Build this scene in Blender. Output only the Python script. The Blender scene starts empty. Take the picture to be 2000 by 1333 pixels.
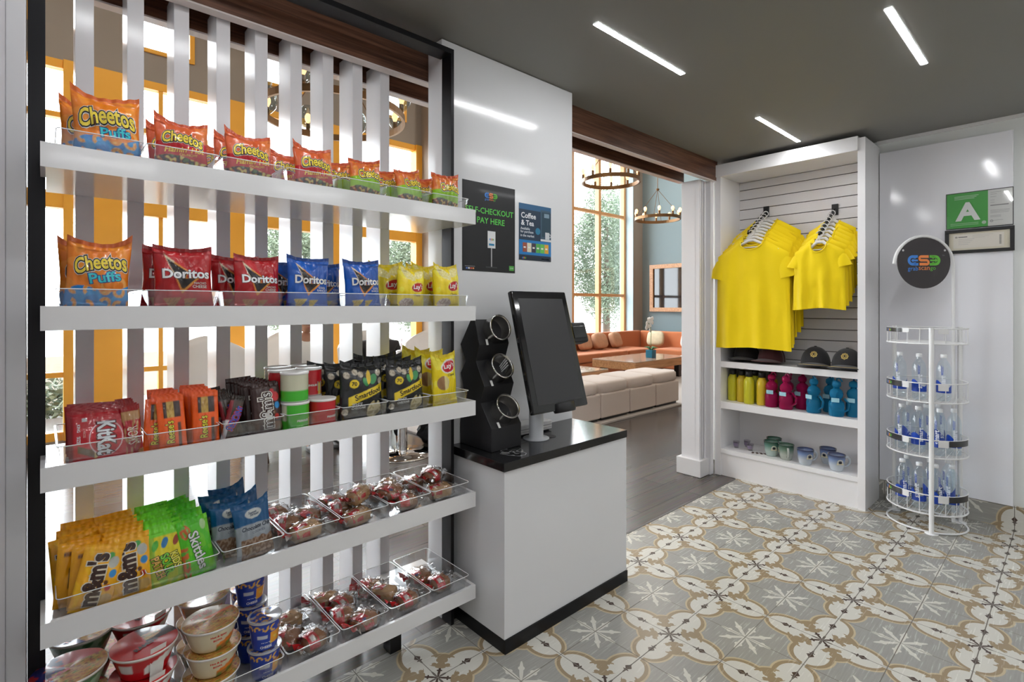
import bpy, math, random
from mathutils import Vector, Matrix, noise
random.seed(7)
PI = math.pi
scn = bpy.context.scene
C = scn.collection
H = 1.4                         # eye height of the photograph
FPX, CX, CY = 1008.0, 1000.0, 598.0
FX, FY = 0.6722, 0.7404         # forward direction of the camera (right is FY, -FX)

# ------------------------------------------------------------------ camera, sky, exposure
cam_d = bpy.data.cameras.new('camera')
cam = bpy.data.objects.new('camera', cam_d)
C.objects.link(cam)
cam.location = (0, 0, H)
cam.rotation_euler = (PI / 2, 0, -math.atan2(FX, FY))
cam_d.sensor_width = 36.0
cam_d.lens = FPX / 2000 * 36.0
cam_d.shift_y = (598 - 666.5) / 2000
cam_d.clip_start = 0.02
cam_d.clip_end = 300
scn.camera = cam
scn.view_settings.view_transform = 'Standard'
scn.view_settings.look = 'None'
scn.view_settings.gamma = 1
scn.view_settings.exposure = 0.62
scn.view_settings.use_curve_mapping = False
wld = bpy.data.worlds.new('sky')
scn.world = wld
wld.use_nodes = True
wn = wld.node_tree.nodes
wb = wn['Background']
wb.inputs[0].default_value = (0.90, 0.95, 1.0, 1)
wb.inputs[1].default_value = 9.0
STRIP = 55.0                    # radiance of the ceiling light strips
BULB = 2.0
scn.cycles.max_bounces = 12
scn.cycles.transparent_max_bounces = 32
scn.cycles.caustics_reflective = False
scn.cycles.caustics_refractive = False
scn.cycles.sample_clamp_indirect = 6.0

def P(px, py, x=None, y=None, z=None):
    """the point of a known plane that the photograph shows at a pixel"""
    u = (px - CX) / FPX
    rx = FY * u + FX; ry = -FX * u + FY; rz = -(py - CY) / FPX
    if x is not None: t = x / rx
    elif y is not None: t = y / ry
    else: t = (z - H) / rz
    return Vector((rx * t, ry * t, H + rz * t))

# ------------------------------------------------------------------ materials
MATS = {}
def mat(name, col=(.8, .8, .8), rough=.5, metal=0.0, spec=.5, coat=0.0, emit=None, es=0.0, trans=0.0, ior=1.45, sheen=0.0, bump=None, var=None, sss=0.0):
    if name in MATS: return MATS[name]
    m = bpy.data.materials.new(name)
    m.use_nodes = True
    nt = m.node_tree
    b = nt.nodes['Principled BSDF']
    b.inputs['Base Color'].default_value = (*col, 1)
    b.inputs['Roughness'].default_value = rough
    b.inputs['Metallic'].default_value = metal
    b.inputs['Specular IOR Level'].default_value = spec
    b.inputs['Coat Weight'].default_value = coat
    b.inputs['Coat Roughness'].default_value = .06
    b.inputs['IOR'].default_value = ior
    b.inputs['Transmission Weight'].default_value = trans
    b.inputs['Sheen Weight'].default_value = sheen
    b.inputs['Subsurface Weight'].default_value = sss
    if emit:
        b.inputs['Emission Color'].default_value = (*emit, 1)
        b.inputs['Emission Strength'].default_value = es
    tc = None
    if bump or var:
        tc = nt.nodes.new('ShaderNodeTexCoord')
    if bump:                         # (scale, distance)
        n = nt.nodes.new('ShaderNodeTexNoise'); n.inputs['Scale'].default_value = bump[0]
        n.inputs['Detail'].default_value = 4
        nt.links.new(tc.outputs['Object'], n.inputs['Vector'])
        bp = nt.nodes.new('ShaderNodeBump'); bp.inputs['Distance'].default_value = bump[1]
        bp.inputs['Strength'].default_value = 1
        nt.links.new(n.outputs['Fac'], bp.inputs['Height'])
        nt.links.new(bp.outputs['Normal'], b.inputs['Normal'])
    if var:                          # (scale, amount)
        n = nt.nodes.new('ShaderNodeTexNoise'); n.inputs['Scale'].default_value = var[0]
        n.inputs['Detail'].default_value = 5
        nt.links.new(tc.outputs['Object'], n.inputs['Vector'])
        mx = nt.nodes.new('ShaderNodeMix'); mx.data_type = 'RGBA'
        mx.inputs[6].default_value = (*[c * (1 - var[1]) for c in col], 1)
        mx.inputs[7].default_value = (*[min(1, c * (1 + var[1])) for c in col], 1)
        nt.links.new(n.outputs['Fac'], mx.inputs[0])
        nt.links.new(mx.outputs[2], b.inputs['Base Color'])
    MATS[name] = m
    return m

def clear(name, tint=(1, 1, 1), refl=1.0, ior=1.5, base=0.03, rough=.02):
    """thin clear sheet: lets light straight through, mirrors by angle"""
    if name in MATS: return MATS[name]
    m = bpy.data.materials.new(name); m.use_nodes = True
    nt = m.node_tree; nt.nodes.clear()
    o = nt.nodes.new('ShaderNodeOutputMaterial')
    t = nt.nodes.new('ShaderNodeBsdfTransparent'); t.inputs[0].default_value = (*tint, 1)
    g = nt.nodes.new('ShaderNodeBsdfGlossy'); g.inputs['Roughness'].default_value = rough
    g.inputs[0].default_value = (1, 1, 1, 1)
    f = nt.nodes.new('ShaderNodeFresnel')
    ge = nt.nodes.new('ShaderNodeNewGeometry')          # same index on both faces of the sheet
    mi = nt.nodes.new('ShaderNodeMath'); mi.operation = 'MULTIPLY_ADD'
    mi.inputs[1].default_value = 1 / ior - ior; mi.inputs[2].default_value = ior
    nt.links.new(ge.outputs['Backfacing'], mi.inputs[0]); nt.links.new(mi.outputs[0], f.inputs[0])
    ma = nt.nodes.new('ShaderNodeMath'); ma.operation = 'MULTIPLY_ADD'
    ma.inputs[1].default_value = refl; ma.inputs[2].default_value = base; ma.use_clamp = True
    mx = nt.nodes.new('ShaderNodeMixShader')
    nt.links.new(f.outputs[0], ma.inputs[0]); nt.links.new(ma.outputs[0], mx.inputs[0])
    nt.links.new(t.outputs[0], mx.inputs[1]); nt.links.new(g.outputs[0], mx.inputs[2])
    nt.links.new(mx.outputs[0], o.inputs[0])
    MATS[name] = m
    return m

def printed(name, rough=.3, coat=.5, bump=None, metal=0.0, sheen=0.0):
    """printed surface: each face carries the colour of its print"""
    if name in MATS: return MATS[name]
    m = mat(name, (.5, .5, .5), rough=rough, coat=coat, bump=bump, metal=metal, sheen=sheen)
    nt = m.node_tree
    a = nt.nodes.new('ShaderNodeAttribute'); a.attribute_name = 'Col'
    nt.links.new(a.outputs['Color'], nt.nodes['Principled BSDF'].inputs['Base Color'])
    return m

class Nd:
    """tiny arithmetic on shader sockets"""
    def __init__(s, nt, so): s.nt = nt; s.so = so
    def _op(s, op, *a, clamp=False):
        n = s.nt.nodes.new('ShaderNodeMath'); n.operation = op; n.use_clamp = clamp
        for i, v in enumerate((s,) + a):
            if isinstance(v, Nd): s.nt.links.new(v.so, n.inputs[i])
            else: n.inputs[i].default_value = float(v)
        return Nd(s.nt, n.outputs[0])
    def __add__(s, o): return s._op('ADD', o)
    def __sub__(s, o): return s._op('SUBTRACT', o)
    def __mul__(s, o): return s._op('MULTIPLY', o)
    def pp(s, o): return s._op('PINGPONG', o)
    def lt(s, o): return s._op('LESS_THAN', o)
    def gt(s, o): return s._op('GREATER_THAN', o)
    def mn(s, o): return s._op('MINIMUM', o)
    def mx(s, o): return s._op('MAXIMUM', o)
    def ab(s): return s._op('ABSOLUTE')
    def sq(s): return s * s
    def root(s): return s._op('SQRT')

def tile_mat(name, ax, ay, ox, oy, px_, py_):
    m = mat(name, rough=.28, spec=.4)
    nt = m.node_tree; b = nt.nodes['Principled BSDF']
    g = nt.nodes.new('ShaderNodeNewGeometry')
    sp = nt.nodes.new('ShaderNodeSeparateXYZ'); nt.links.new(g.outputs['Position'], sp.inputs[0])
    X = Nd(nt, sp.outputs[ax]); Y = Nd(nt, sp.outputs[ay])
    nz = nt.nodes.new('ShaderNodeTexNoise'); nz.inputs['Scale'].default_value = 260; nz.inputs['Detail'].default_value = 2
    nt.links.new(g.outputs['Position'], nz.inputs['Vector'])
    wob = (Nd(nt, nz.outputs['Fac']) - .5) * .008
    a0 = ((X - ox)._op('PINGPONG', px_ / 2)) * (2 / px_)
    b0 = ((Y - oy)._op('PINGPONG', py_ / 2)) * (2 / py_)
    a = a0 + wob; bb = b0 + wob
    p = a.mx(bb); q = a.mn(bb)
    def el(cx, cy, rx, ry, P_=p, Q_=q): return ((P_ - cx) * (1 / rx)).sq() + ((Q_ - cy) * (1 / ry)).sq()
    r2 = .70710678
    dd = (p + q) * r2; de = (p - q) * r2
    # star of eight petals at 0,0
    petA = el(.25, 0, .22, .04); petB = el(.25, 0, .24, .035, dd, de)
    thorn = el(.30, 0, .05, .07); thornB = el(.31, 0, .055, .06, dd, de)
    star = petA.mn(petB).mn(thorn).mn(thornB).lt(1)
    # lobes of the white medallion
    lobe = el(1.0, .42, .275, .36)
    tip = el(1.0, .08, .035, .16)
    heart = el(1.0, 1.0, .36, .36)
    curl = el(.77, .74, .17, .17)
    big = lobe.mn(tip).mn(heart).mn(curl).lt(1)
    band = el(1.0, .42, .345, .42).mn(el(1, .08, .085, .22)).mn(el(.77, .74, .245, .245)).lt(1)
    thin = el(1.0, .42, .38, .455).mn(el(1, .08, .115, .255)).mn(el(.77, .74, .28, .28)).lt(1)
    # tan hooks between the scrolls
    crescent = el(.790, .625, .150, .150).lt(1) * el(.835, .600, .112, .112).gt(1) * ((p - q) * 1.0).lt(.30)
    hook = crescent.mx(el(.715, .665, .075, .065).lt(1)).mx(el(.865, .70, .045, .05).lt(1))
    hook2 = el(1.03, 0, .15, .055, dd, de).lt(1).mx(el(1.16, 0, .035, .095, dd, de).lt(1))
    # dark cross at 1,1 and fleurs
    crx = el(1.30, 0, .10, .022, dd, de).mn(el(1.245, 0, .022, .05, dd, de)).mn(el(1.21, 0, .022, .022, dd, de)).mn(el(1.0, .90, .018, .09))
    fl = (((p - 1.0).ab()) * 1.3 + ((q - .36).ab()) * 1.0).lt(.085)
    fl2 = el(1.0, .40, .020, .15).mn(el(1.0, .44, .055, .016)).lt(1)
    dark = crx.lt(1).mx(fl).mx(fl2)
    grey = (.37, .36, .33); greyd = (.28, .275, .255)
    tan = (.31, .235, .145); lite = (.52, .42, .28); white = (.62, .60, .54); brown = (.075, .05, .04)
    def mix(f, ca, cb):
        n = nt.nodes.new('ShaderNodeMix'); n.data_type = 'RGBA'
        nt.links.new(f.so, n.inputs[0])
        for i, c in ((6, ca), (7, cb)):
            if isinstance(c, tuple): n.inputs[i].default_value = (*c, 1)
            else: nt.links.new(c, n.inputs[i])
        return n.outputs[2]
    nb = nt.nodes.new('ShaderNodeTexNoise'); nb.inputs['Scale'].default_value = 9; nb.inputs['Detail'].default_value = 6
    mp = nt.nodes.new('ShaderNodeMapping'); mp.inputs['Scale'].default_value = (1, 14, 14) if ax == 0 else (14, 1, 14)
    nt.links.new(g.outputs['Position'], mp.inputs[0]); nt.links.new(mp.outputs[0], nb.inputs['Vector'])
    c = mix(Nd(nt, nb.outputs['Fac'])._op('MULTIPLY_ADD', 1.4, -.2, clamp=True), greyd, grey)
    c = mix(thin, c, lite); c = mix(band, c, tan); c = mix(big, c, white)
    c = mix(hook, c, tan); c = mix(hook2, c, tan); c = mix(star, c, white); c = mix(dark, c, brown)
    gw = .0016
    gr = a0.lt(gw * 2 / px_ ).mx(b0.lt(gw * 2 / py_)).mx(a0.gt(1 - gw * 2 / px_)).mx(b0.gt(1 - gw * 2 / py_))
    c = mix(gr, c, (.16, .14, .12))
    nt.links.new(c, b.inputs['Base Color'])
    nt.links.new((Nd(nt, nb.outputs['Fac']) * .12 + .2 + gr * .4).so, b.inputs['Roughness'])
    bp = nt.nodes.new('ShaderNodeBump'); bp.inputs['Distance'].default_value = .001; bp.invert = True
    nt.links.new(gr.so, bp.inputs['Height']); nt.links.new(bp.outputs[0], b.inputs['Normal'])
    return m

def wood_mat(name, c1, c2, rough, stretch, scale=6, axis=0):
    m = mat(name, rough=rough)
    nt = m.node_tree; b = nt.nodes['Principled BSDF']
    g = nt.nodes.new('ShaderNodeNewGeometry')
    mp = nt.nodes.new('ShaderNodeMapping')
    s = [stretch] * 3; s[axis] = 1
    mp.inputs['Scale'].default_value = s
    n = nt.nodes.new('ShaderNodeTexNoise'); n.inputs['Scale'].default_value = scale; n.inputs['Detail'].default_value = 6
    n.inputs['Distortion'].default_value = .6
    cr = nt.nodes.new('ShaderNodeValToRGB')
    cr.color_ramp.elements[0].position = .35; cr.color_ramp.elements[0].color = (*c1, 1)
    cr.color_ramp.elements[1].position = .68; cr.color_ramp.elements[1].color = (*c2, 1)
    nt.links.new(g.outputs['Position'], mp.inputs[0]); nt.links.new(mp.outputs[0], n.inputs['Vector'])
    nt.links.new(n.outputs['Fac'], cr.inputs[0]); nt.links.new(cr.outputs[0], b.inputs['Base Color'])
    return m

def plank_mat(name):
    m = mat(name, rough=.24, spec=.5)
    nt = m.node_tree; b = nt.nodes['Principled BSDF']
    g = nt.nodes.new('ShaderNodeNewGeometry')
    br = nt.nodes.new('ShaderNodeTexBrick')
    br.inputs['Scale'].default_value = 1.0; br.inputs['Mortar Size'].default_value = .003
    br.inputs['Brick Width'].default_value = 1.2; br.inputs['Row Height'].default_value = .2
    br.inputs['Color1'].default_value = (.055, .045, .04, 1); br.inputs['Color2'].default_value = (.085, .07, .062, 1)
    br.inputs['Mortar'].default_value = (.025, .02, .018, 1)
    n = nt.nodes.new('ShaderNodeTexNoise'); n.inputs['Scale'].default_value = 4; n.inputs['Detail'].default_value = 6
    mp = nt.nodes.new('ShaderNodeMapping'); mp.inputs['Scale'].default_value = (1, 16, 1)
    nt.links.new(g.outputs['Position'], mp.inputs[0]); nt.links.new(mp.outputs[0], n.inputs['Vector'])
    nt.links.new(g.outputs['Position'], br.inputs['Vector'])
    mx = nt.nodes.new('ShaderNodeMix'); mx.data_type = 'RGBA'; mx.blend_type = 'MULTIPLY'; mx.inputs[0].default_value = .6
    nt.links.new(br.outputs[0], mx.inputs[6]); nt.links.new(n.outputs['Color'], mx.inputs[7])
    ga = nt.nodes.new('ShaderNodeHueSaturation'); ga.inputs['Saturation'].default_value = .8; ga.inputs['Value'].default_value = 1.9
    nt.links.new(mx.outputs[2], ga.inputs['Color']); nt.links.new(ga.outputs[0], b.inputs['Base Color'])
    return m

def marble_mat():
    m = mat('black_marble', (.012, .012, .013), rough=.12, spec=.55)
    nt = m.node_tree; b = nt.nodes['Principled BSDF']
    tc = nt.nodes.new('ShaderNodeTexCoord')
    n1 = nt.nodes.new('ShaderNodeTexNoise'); n1.inputs['Scale'].default_value = 3.2; n1.inputs['Detail'].default_value = 4; n1.inputs['Distortion'].default_value = 1.2
    nt.links.new(tc.outputs['Object'], n1.inputs['Vector'])
    v = (Nd(nt, n1.outputs['Fac']) - .5).ab()
    f = (v * -60)._op('ADD', .55, clamp=True)
    n2 = nt.nodes.new('ShaderNodeTexNoise'); n2.inputs['Scale'].default_value = 5
    nt.links.new(tc.outputs['Object'], n2.inputs['Vector'])
    k = ((Nd(nt, n2.outputs['Fac']) - .53) * 12)._op('ADD', 0, clamp=True)
    mx = nt.nodes.new('ShaderNodeMix'); mx.data_type = 'RGBA'
    mx.inputs[6].default_value = (.012, .012, .013, 1); mx.inputs[7].default_value = (.55, .55, .56, 1)
    nt.links.new((f * k).so, mx.inputs[0]); nt.links.new(mx.outputs[2], b.inputs['Base Color'])
    return m

def slatwall_mat(): return mat('white_slatwall', (.74, .72, .73), rough=.25)

WHITE = mat('white_gloss_laminate', (.76, .765, .78), rough=.13, spec=.5)
WHITE_M = mat('white_satin_paint', (.76, .75, .75), rough=.3)
SHELFW = mat('white_lacquer_shelf', (.78, .78, .78), rough=.10, spec=.6)
SLATW = mat('white_lacquer_slat', (.74, .73, .745), rough=.16, spec=.5)
BLACKM = mat('black_anodised_metal', (.018, .018, .02), rough=.32, metal=.6)
BLACKP = mat('black_plastic', (.014, .014, .015), rough=.42)
BLACKG = mat('black_gloss_plastic', (.010, .010, .011), rough=.06, coat=.5)
ORANGE = mat('orange_varnished_timber', (.93, .43, .045), rough=.45, var=(3, .1))
BROWNW = mat('taupe_painted_wall', (.33, .28, .235), rough=.8)
BLUEW = mat('blue_grey_painted_wall', (.20, .26, .28), rough=.75)
CEIL = mat('charcoal_painted_ceiling', (.245, .24, .226), rough=.55, spec=.25)
STEEL = mat('brushed_steel', (.62, .60, .57), rough=.22, metal=1.0)
CHROME = mat('chrome', (.8, .8, .8), rough=.06, metal=1.0)
GLASS = clear('window_glass', (.97, .98, .98), refl=.8, base=0.0, rough=.0)
ACRYL = clear('clear_acrylic', (.95, .955, .96), refl=1.1, ior=1.5, base=.03, rough=.03)
ACRYLE = mat('polished_acrylic_edge', (.85, .87, .88), rough=.08, spec=.8)
WALNUT = wood_mat('walnut_veneer', (.065, .028, .017), (.18, .082, .048), .3, 28, 3.2, 0)
OAK = wood_mat('honey_oak', (.36, .17, .07), (.56, .30, .14), .35, 12, 2.5, 0)

# ------------------------------------------------------------------ mesh builder
class MB:
    def __init__(s): s.v = []; s.f = []; s.m = []; s.c = []; s.s = []
    def add(s, vs, fs, m=0, col=None, smooth=False):
        o = len(s.v); s.v += [tuple(v) for v in vs]
        s.c += col if isinstance(col, list) else [col or (.8, .8, .8)] * (len(s.v) - o)
        for f in fs:
            s.f.append(tuple(a + o for a in f)); s.m.append(m); s.s.append(smooth)
        return s
    def box(s, x0, y0, z0, x1, y1, z1, m=0, col=None):
        vs = [(x, y, z) for x in (x0, x1) for y in (y0, y1) for z in (z0, z1)]
        return s.add(vs, [(0, 1, 3, 2), (4, 6, 7, 5), (0, 4, 5, 1), (2, 3, 7, 6), (0, 2, 6, 4), (1, 5, 7, 3)], m, col)
    def obox(s, c, size, M, m=0, col=None):
        vs = []
        for x in (-.5, .5):
            for y in (-.5, .5):
                for z in (-.5, .5):
                    vs.append(Vector(c) + M @ Vector((x * size[0], y * size[1], z * size[2])))
        return s.add(vs, [(0, 1, 3, 2), (4, 6, 7, 5), (0, 4, 5, 1), (2, 3, 7, 6), (0, 2, 6, 4), (1, 5, 7, 3)], m, col)
    def cyl(s, p0, p1, r0, r1=None, n=20, m=0, col=None, caps=True, smooth=True):
        r1 = r0 if r1 is None else r1
        p0 = Vector(p0); p1 = Vector(p1); d = (p1 - p0).normalized()
        q = d.to_track_quat('Z', 'Y').to_matrix()
        vs = []
        for p, r in ((p0, r0), (p1, r1)):
            for i in range(n):
                a = 2 * PI * i / n; vs.append(p + q @ Vector((r * math.cos(a), r * math.sin(a), 0)))
        s.add(vs, [(i, (i + 1) % n, n + (i + 1) % n, n + i) for i in range(n)], m, col, smooth)
        if caps: s.add(vs, [tuple(range(n - 1, -1, -1)), tuple(range(n, 2 * n))], m, col)
        return s
    def lathe(s, prof, c=(0, 0, 0), n=28, m=0, col=None, M=None, smooth=True, a0=0, a1=2 * PI, colf=None):
        M = M or Matrix.Identity(3); c = Vector(c); full = abs(a1 - a0 - 2 * PI) < 1e-6
        k = n if full else n + 1
        vs = []
        for r, z in prof:
            for i in range(k):
                a = a0 + (a1 - a0) * i / n
                vs.append(c + M @ Vector((r * math.cos(a), r * math.sin(a), z)))
        fs = []; cs = []
        for j in range(len(prof) - 1):
            for i in range(n):
                i2 = (i + 1) % k
                fs.append((j * k + i, j * k + i2, (j + 1) * k + i2, (j + 1) * k + i))
        if colf:
            for j in range(len(prof)):
                for i in range(k): cs.append(colf(a0 + (a1 - a0) * i / n, j / (len(prof) - 1), prof[j][0], prof[j][1]))
        return s.add(vs, fs, m, cs if colf else col, smooth)
    def tube(s, pts, r, n=8, m=0, col=None, closed=False):
        pts = [Vector(p) for p in pts]; N = len(pts); vs = []
        rr = r if isinstance(r, (list, tuple)) else [r] * N
        up = None
        for i, p in enumerate(pts):
            if closed: d = (pts[(i + 1) % N] - pts[i - 1])
            else: d = (pts[min(i + 1, N - 1)] - pts[max(i - 1, 0)])
            d.normalize()
            if up is None:
                up = Vector((0, 0, 1)) if abs(d.z) < .9 else Vector((1, 0, 0))
            a = d.cross(up).normalized(); b = a.cross(d).normalized(); up = b
            for k in range(n):
                t = 2 * PI * k / n; vs.append(p + a * (rr[i] * math.cos(t)) + b * (rr[i] * math.sin(t)))
        fs = []
        for i in range(N if closed else N - 1):
            j = (i + 1) % N
            for k in range(n):
                k2 = (k + 1) % n; fs.append((i * n + k, i * n + k2, j * n + k2, j * n + k))
        s.add(vs, fs, m, col, True)
        if not closed: s.add(vs, [tuple(range(n - 1, -1, -1)), tuple(range((N - 1) * n, N * n))], m, col)
        return s
    def prism(s, poly, d0, d1, axis='z', m=0, col=None):
        """poly: 2-D outline, extruded along an axis from d0 to d1"""
        def pt(a, b, d):
            return (a, b, d) if axis == 'z' else ((a, d, b) if axis == 'y' else (d, a, b))
        n = len(poly)
        vs = [pt(a, b, d0) for a, b in poly] + [pt(a, b, d1) for a, b in poly]
        s.add(vs, [tuple(range(n - 1, -1, -1)), tuple(range(n, 2 * n))] + [(i, (i + 1) % n, n + (i + 1) % n, n + i) for i in range(n)], m, col)
        return s
    def grid(s, nu, nv, fn, m=0, colf=None, col=None, smooth=True, flip=False):
        vs = [fn(i / nu, j / nv) for j in range(nv + 1) for i in range(nu + 1)]
        fs = []; cs = []
        for j in range(nv):
            for i in range(nu):
                a = j * (nu + 1) + i; q = (a, a + 1, a + nu + 2, a + nu + 1)
                fs.append(q[::-1] if flip else q)
        if colf:
            for j in range(nv + 1):
                for i in range(nu + 1):
                    r = [0.0, 0.0, 0.0]
                    for du, dv in ((-.3, -.12), (.12, -.3), (.3, .12), (-.12, .3)):
                        c = colf(min(1, max(0, (i + du) / nu)), min(1, max(0, (j + dv) / nv)))
                        r[0] += c[0] / 4; r[1] += c[1] / 4; r[2] += c[2] / 4
                    cs.append(tuple(r))
        return s.add(vs, fs, m, cs if colf else col, smooth)
    def blob(s, c, r, seed=0, amp=.15, freq=2.0, n=14, m=0, col=None, colf=None, M=None, power=1.0):
        """noisy ellipsoid / rounded block"""
        c = Vector(c); M = M or Matrix.Identity(3); vs = []; fs = []; cs = []
        def se(x): return math.copysign(abs(x) ** power, x)
        for j in range(n + 1):
            th = PI * j / n
            for i in range(2 * n):
                ph = PI * i / n
                d = Vector((se(math.sin(th)) * se(math.cos(ph)), se(math.sin(th)) * se(math.sin(ph)), se(math.cos(th))))
                k = 1 + amp * noise.noise(d * freq + Vector((seed * 7.3, seed * 3.1, seed)))
                vs.append(c + M @ Vector((d.x * r[0] * k, d.y * r[1] * k, d.z * r[2] * k)))
        for j in range(n):
            for i in range(2 * n):
                i2 = (i + 1) % (2 * n)
                fs.append((j * 2 * n + i, (j + 1) * 2 * n + i, (j + 1) * 2 * n + i2, j * 2 * n + i2))
        return s.add(vs, fs, m, cs if colf else col, True)
    def text(s, body, width, fn, col=(1, 1, 1), m=0, off=0.0, height=None, shear=0.0, res=2, space=1.0, split=0):
        vs, fs, w, h = glyphs(body, off, shear, res, space)
        k = width / w if width else height / h
        kh = k if not (width and height) else height / h
        P2 = [(x * k, y * kh) for x, y in vs]
        if split:
            T = []
            for f in fs:
                for i in range(1, len(f) - 1): T.append((P2[f[0]], P2[f[i]], P2[f[i + 1]]))
            out = []
            while T:
                a, b, c = T.pop()
                L = [math.dist(a, b), math.dist(b, c), math.dist(c, a)]; i = L.index(max(L))
                if L[i] <= split: out.append((a, b, c)); continue
                if i == 1: a, b, c = b, c, a
                elif i == 2: a, b, c = c, a, b
                md = ((a[0] + b[0]) / 2, (a[1] + b[1]) / 2)
                T.append((a, md, c)); T.append((md, b, c))
            idx = {}; P2 = []; fs = []
            for t in out:
                g = []
                for q in t:
                    q = (round(q[0], 6), round(q[1], 6))
                    if q not in idx: idx[q] = len(P2); P2.append(q)
                    g.append(idx[q])
                fs.append(tuple(g))
        s.add([fn(x, y) for x, y in P2], fs, m, col)
        return s
    def mesh(s, name, mats):
        me = bpy.data.meshes.new(name)
        me.from_pydata(s.v, [], s.f)
        me.polygons.foreach_set('material_index', s.m)
        me.polygons.foreach_set('use_smooth', s.s)
        a = me.attributes.new('Col', 'FLOAT_COLOR', 'POINT')
        flat = []
        for c in s.c: flat += [c[0], c[1], c[2], 1.0]
        a.data.foreach_set('color', flat)
        for mm in (mats if isinstance(mats, (list, tuple)) else [mats]): me.materials.append(mm)
        me.update()
        return me
    def build(s, name, mats, parent=None, loc=(0, 0, 0), rot=(0, 0, 0), bevel=0, seg=2, solid=0, sub=0):
        o = bpy.data.objects.new(name, s.mesh(name, mats))
        C.objects.link(o); o.parent = parent; o.location = loc; o.rotation_euler = rot
        if bevel:
            b = o.modifiers.new('bevel', 'BEVEL'); b.width = bevel; b.segments = seg; b.limit_method = 'ANGLE'; b.angle_limit = math.radians(40)
            b.harden_normals = False
        if sub:
            b = o.modifiers.new('sub', 'SUBSURF'); b.levels = b.render_levels = sub
        if solid:
            b = o.modifiers.new('solid', 'SOLIDIFY'); b.thickness = solid
        return o

GC = {}
def glyphs(body, off, shear, res, space=1.0):
    key = (body, off, shear, res, space)
    if key in GC: return GC[key]
    cu = bpy.data.curves.new('lettering', 'FONT'); cu.body = body; cu.offset = off; cu.shear = shear
    cu.resolution_u = res; cu.align_x = 'CENTER'; cu.size = 1.0; cu.space_character = space; cu.space_line = .8
    o = bpy.data.objects.new('lettering', cu)
    me = bpy.data.meshes.new_from_object(o)
    vs = [(v.co.x, v.co.y) for v in me.vertices]; fs = [tuple(p.vertices) for p in me.polygons]
    xs = [a for a, _ in vs]; ys = [b for _, b in vs]
    cx = (min(xs) + max(xs)) / 2; cy = (min(ys) + max(ys)) / 2
    vs = [(a - cx, b - cy) for a, b in vs]
    GC[key] = (vs, fs, (max(xs) - min(xs)) - 2 * off, (max(ys) - min(ys)) - 2 * off)
    bpy.data.objects.remove(o); bpy.data.curves.remove(cu); bpy.data.meshes.remove(me)
    return GC[key]

def tag(o, label=None, cat=None, group=None, kind=None):
    if label: o['label'] = label
    if cat: o['category'] = cat
    if group: o['group'] = group
    if kind: o['kind'] = kind
    return o
def thing(name, label, cat, loc=(0, 0, 0), rz=0.0, group=None, rot=None):
    o = bpy.data.objects.new(name, None); C.objects.link(o); o.empty_display_size = .05
    o.location = loc; o.rotation_euler = rot or (0, 0, rz)
    return tag(o, label, cat, group)
def struct(name, mb, m, label=None, cat=None, bevel=0, parent=None):
    o = mb.build(name, m, parent, bevel=bevel)
    o['kind'] = 'structure'
    if label and not parent: o['label'] = label; o['category'] = cat or name.split('_')[0]
    return o
def dup(o, loc=None, rot=None, label=None, group=None, parent=None, scale=None):
    c = o.copy(); C.objects.link(c)
    if parent is not None: c.parent = parent
    for ch in list(o.children):
        dup(ch, parent=c)
    if loc is not None: c.location = loc
    if rot is not None: c.rotation_euler = rot
    if scale is not None: c.scale = scale
    if label: c['label'] = label
    if group: c['group'] = group
    return c
ORD = ['front', 'second', 'third', 'fourth', 'fifth', 'sixth', 'seventh', 'eighth', 'ninth', 'tenth']
# ------------------------------------------------------------------ the market room
ZC = H + 1.20                                   # ceiling of the market
TILE = tile_mat('patterned_cement_tile', 0, 1, 1.757, 1.402, .4385, .450)
TILEW = tile_mat('patterned_skirting_tile', 1, 2, 1.402, .14, .450, .4385)
struct('floor', MB().box(-2.6, -2.6, -.06, 4.56, 1.88, 0), TILE, 'patterned grey and cream cement tile floor of the market', 'floor')
struct('floor_lobby', MB().box(-5, 1.88, -.062, 14.5, 8.6, -.002), plank_mat('dark_plank_floor'), 'dark glossy plank floor of the lobby', 'floor')
struct('trim_1', MB().box(2.2, 1.868, -.01, 4.14, 1.884, .0015), mat('grout_strip', (.10, .09, .085), rough=.5), 'thin strip where patterned tile meets dark planks', 'trim')
struct('ceiling', MB().box(-2.6, -2.6, ZC, 4.56, 2.06, ZC + .1), CEIL, 'charcoal painted ceiling of the market', 'ceiling')
struct('wall_back', MB().box(-2.7, -2.7, 0, 4.6, -2.6, ZC), WHITE_M, 'white wall behind the market', 'wall')
struct('wall_left', MB().box(-2.7, -2.6, 0, -2.6, 2.06, ZC), WHITE_M, 'white left wall of the market', 'wall')
struct('wall_front', MB().box(-2.6, 1.92, 0, -.06, 2.06, ZC), WHITE, 'white wall left of the snack display', 'wall')
# right wall: painted wall, laminate panel on it, tiled skirting
struct('wall_right', MB().box(4.52, -2.6, 0, 4.6, 2.30, ZC + .1), mat('pale_grey_paint', (.74, .76, .74), rough=.5), 'pale painted right wall of the market', 'wall')
struct('trim_2', MB().box(4.505, -2.6, ZC - .022, 4.52, 1.0, ZC), WHITE_M, 'slim white cornice along the right wall', 'trim')
struct('wall_panel', MB().box(4.490, .283, .144, 4.52, .980, H + 1.105), mat('white_gloss_wall_panel', (.82, .82, .86), rough=.10), 'glossy pale laminate sheet on the right wall behind the water rack', 'panel', bevel=.001)
struct('baseboard_right', MB().box(4.497, -2.6, 0, 4.52, 1.0, .143), TILEW, 'patterned tile skirting along the right wall', 'baseboard')
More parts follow.
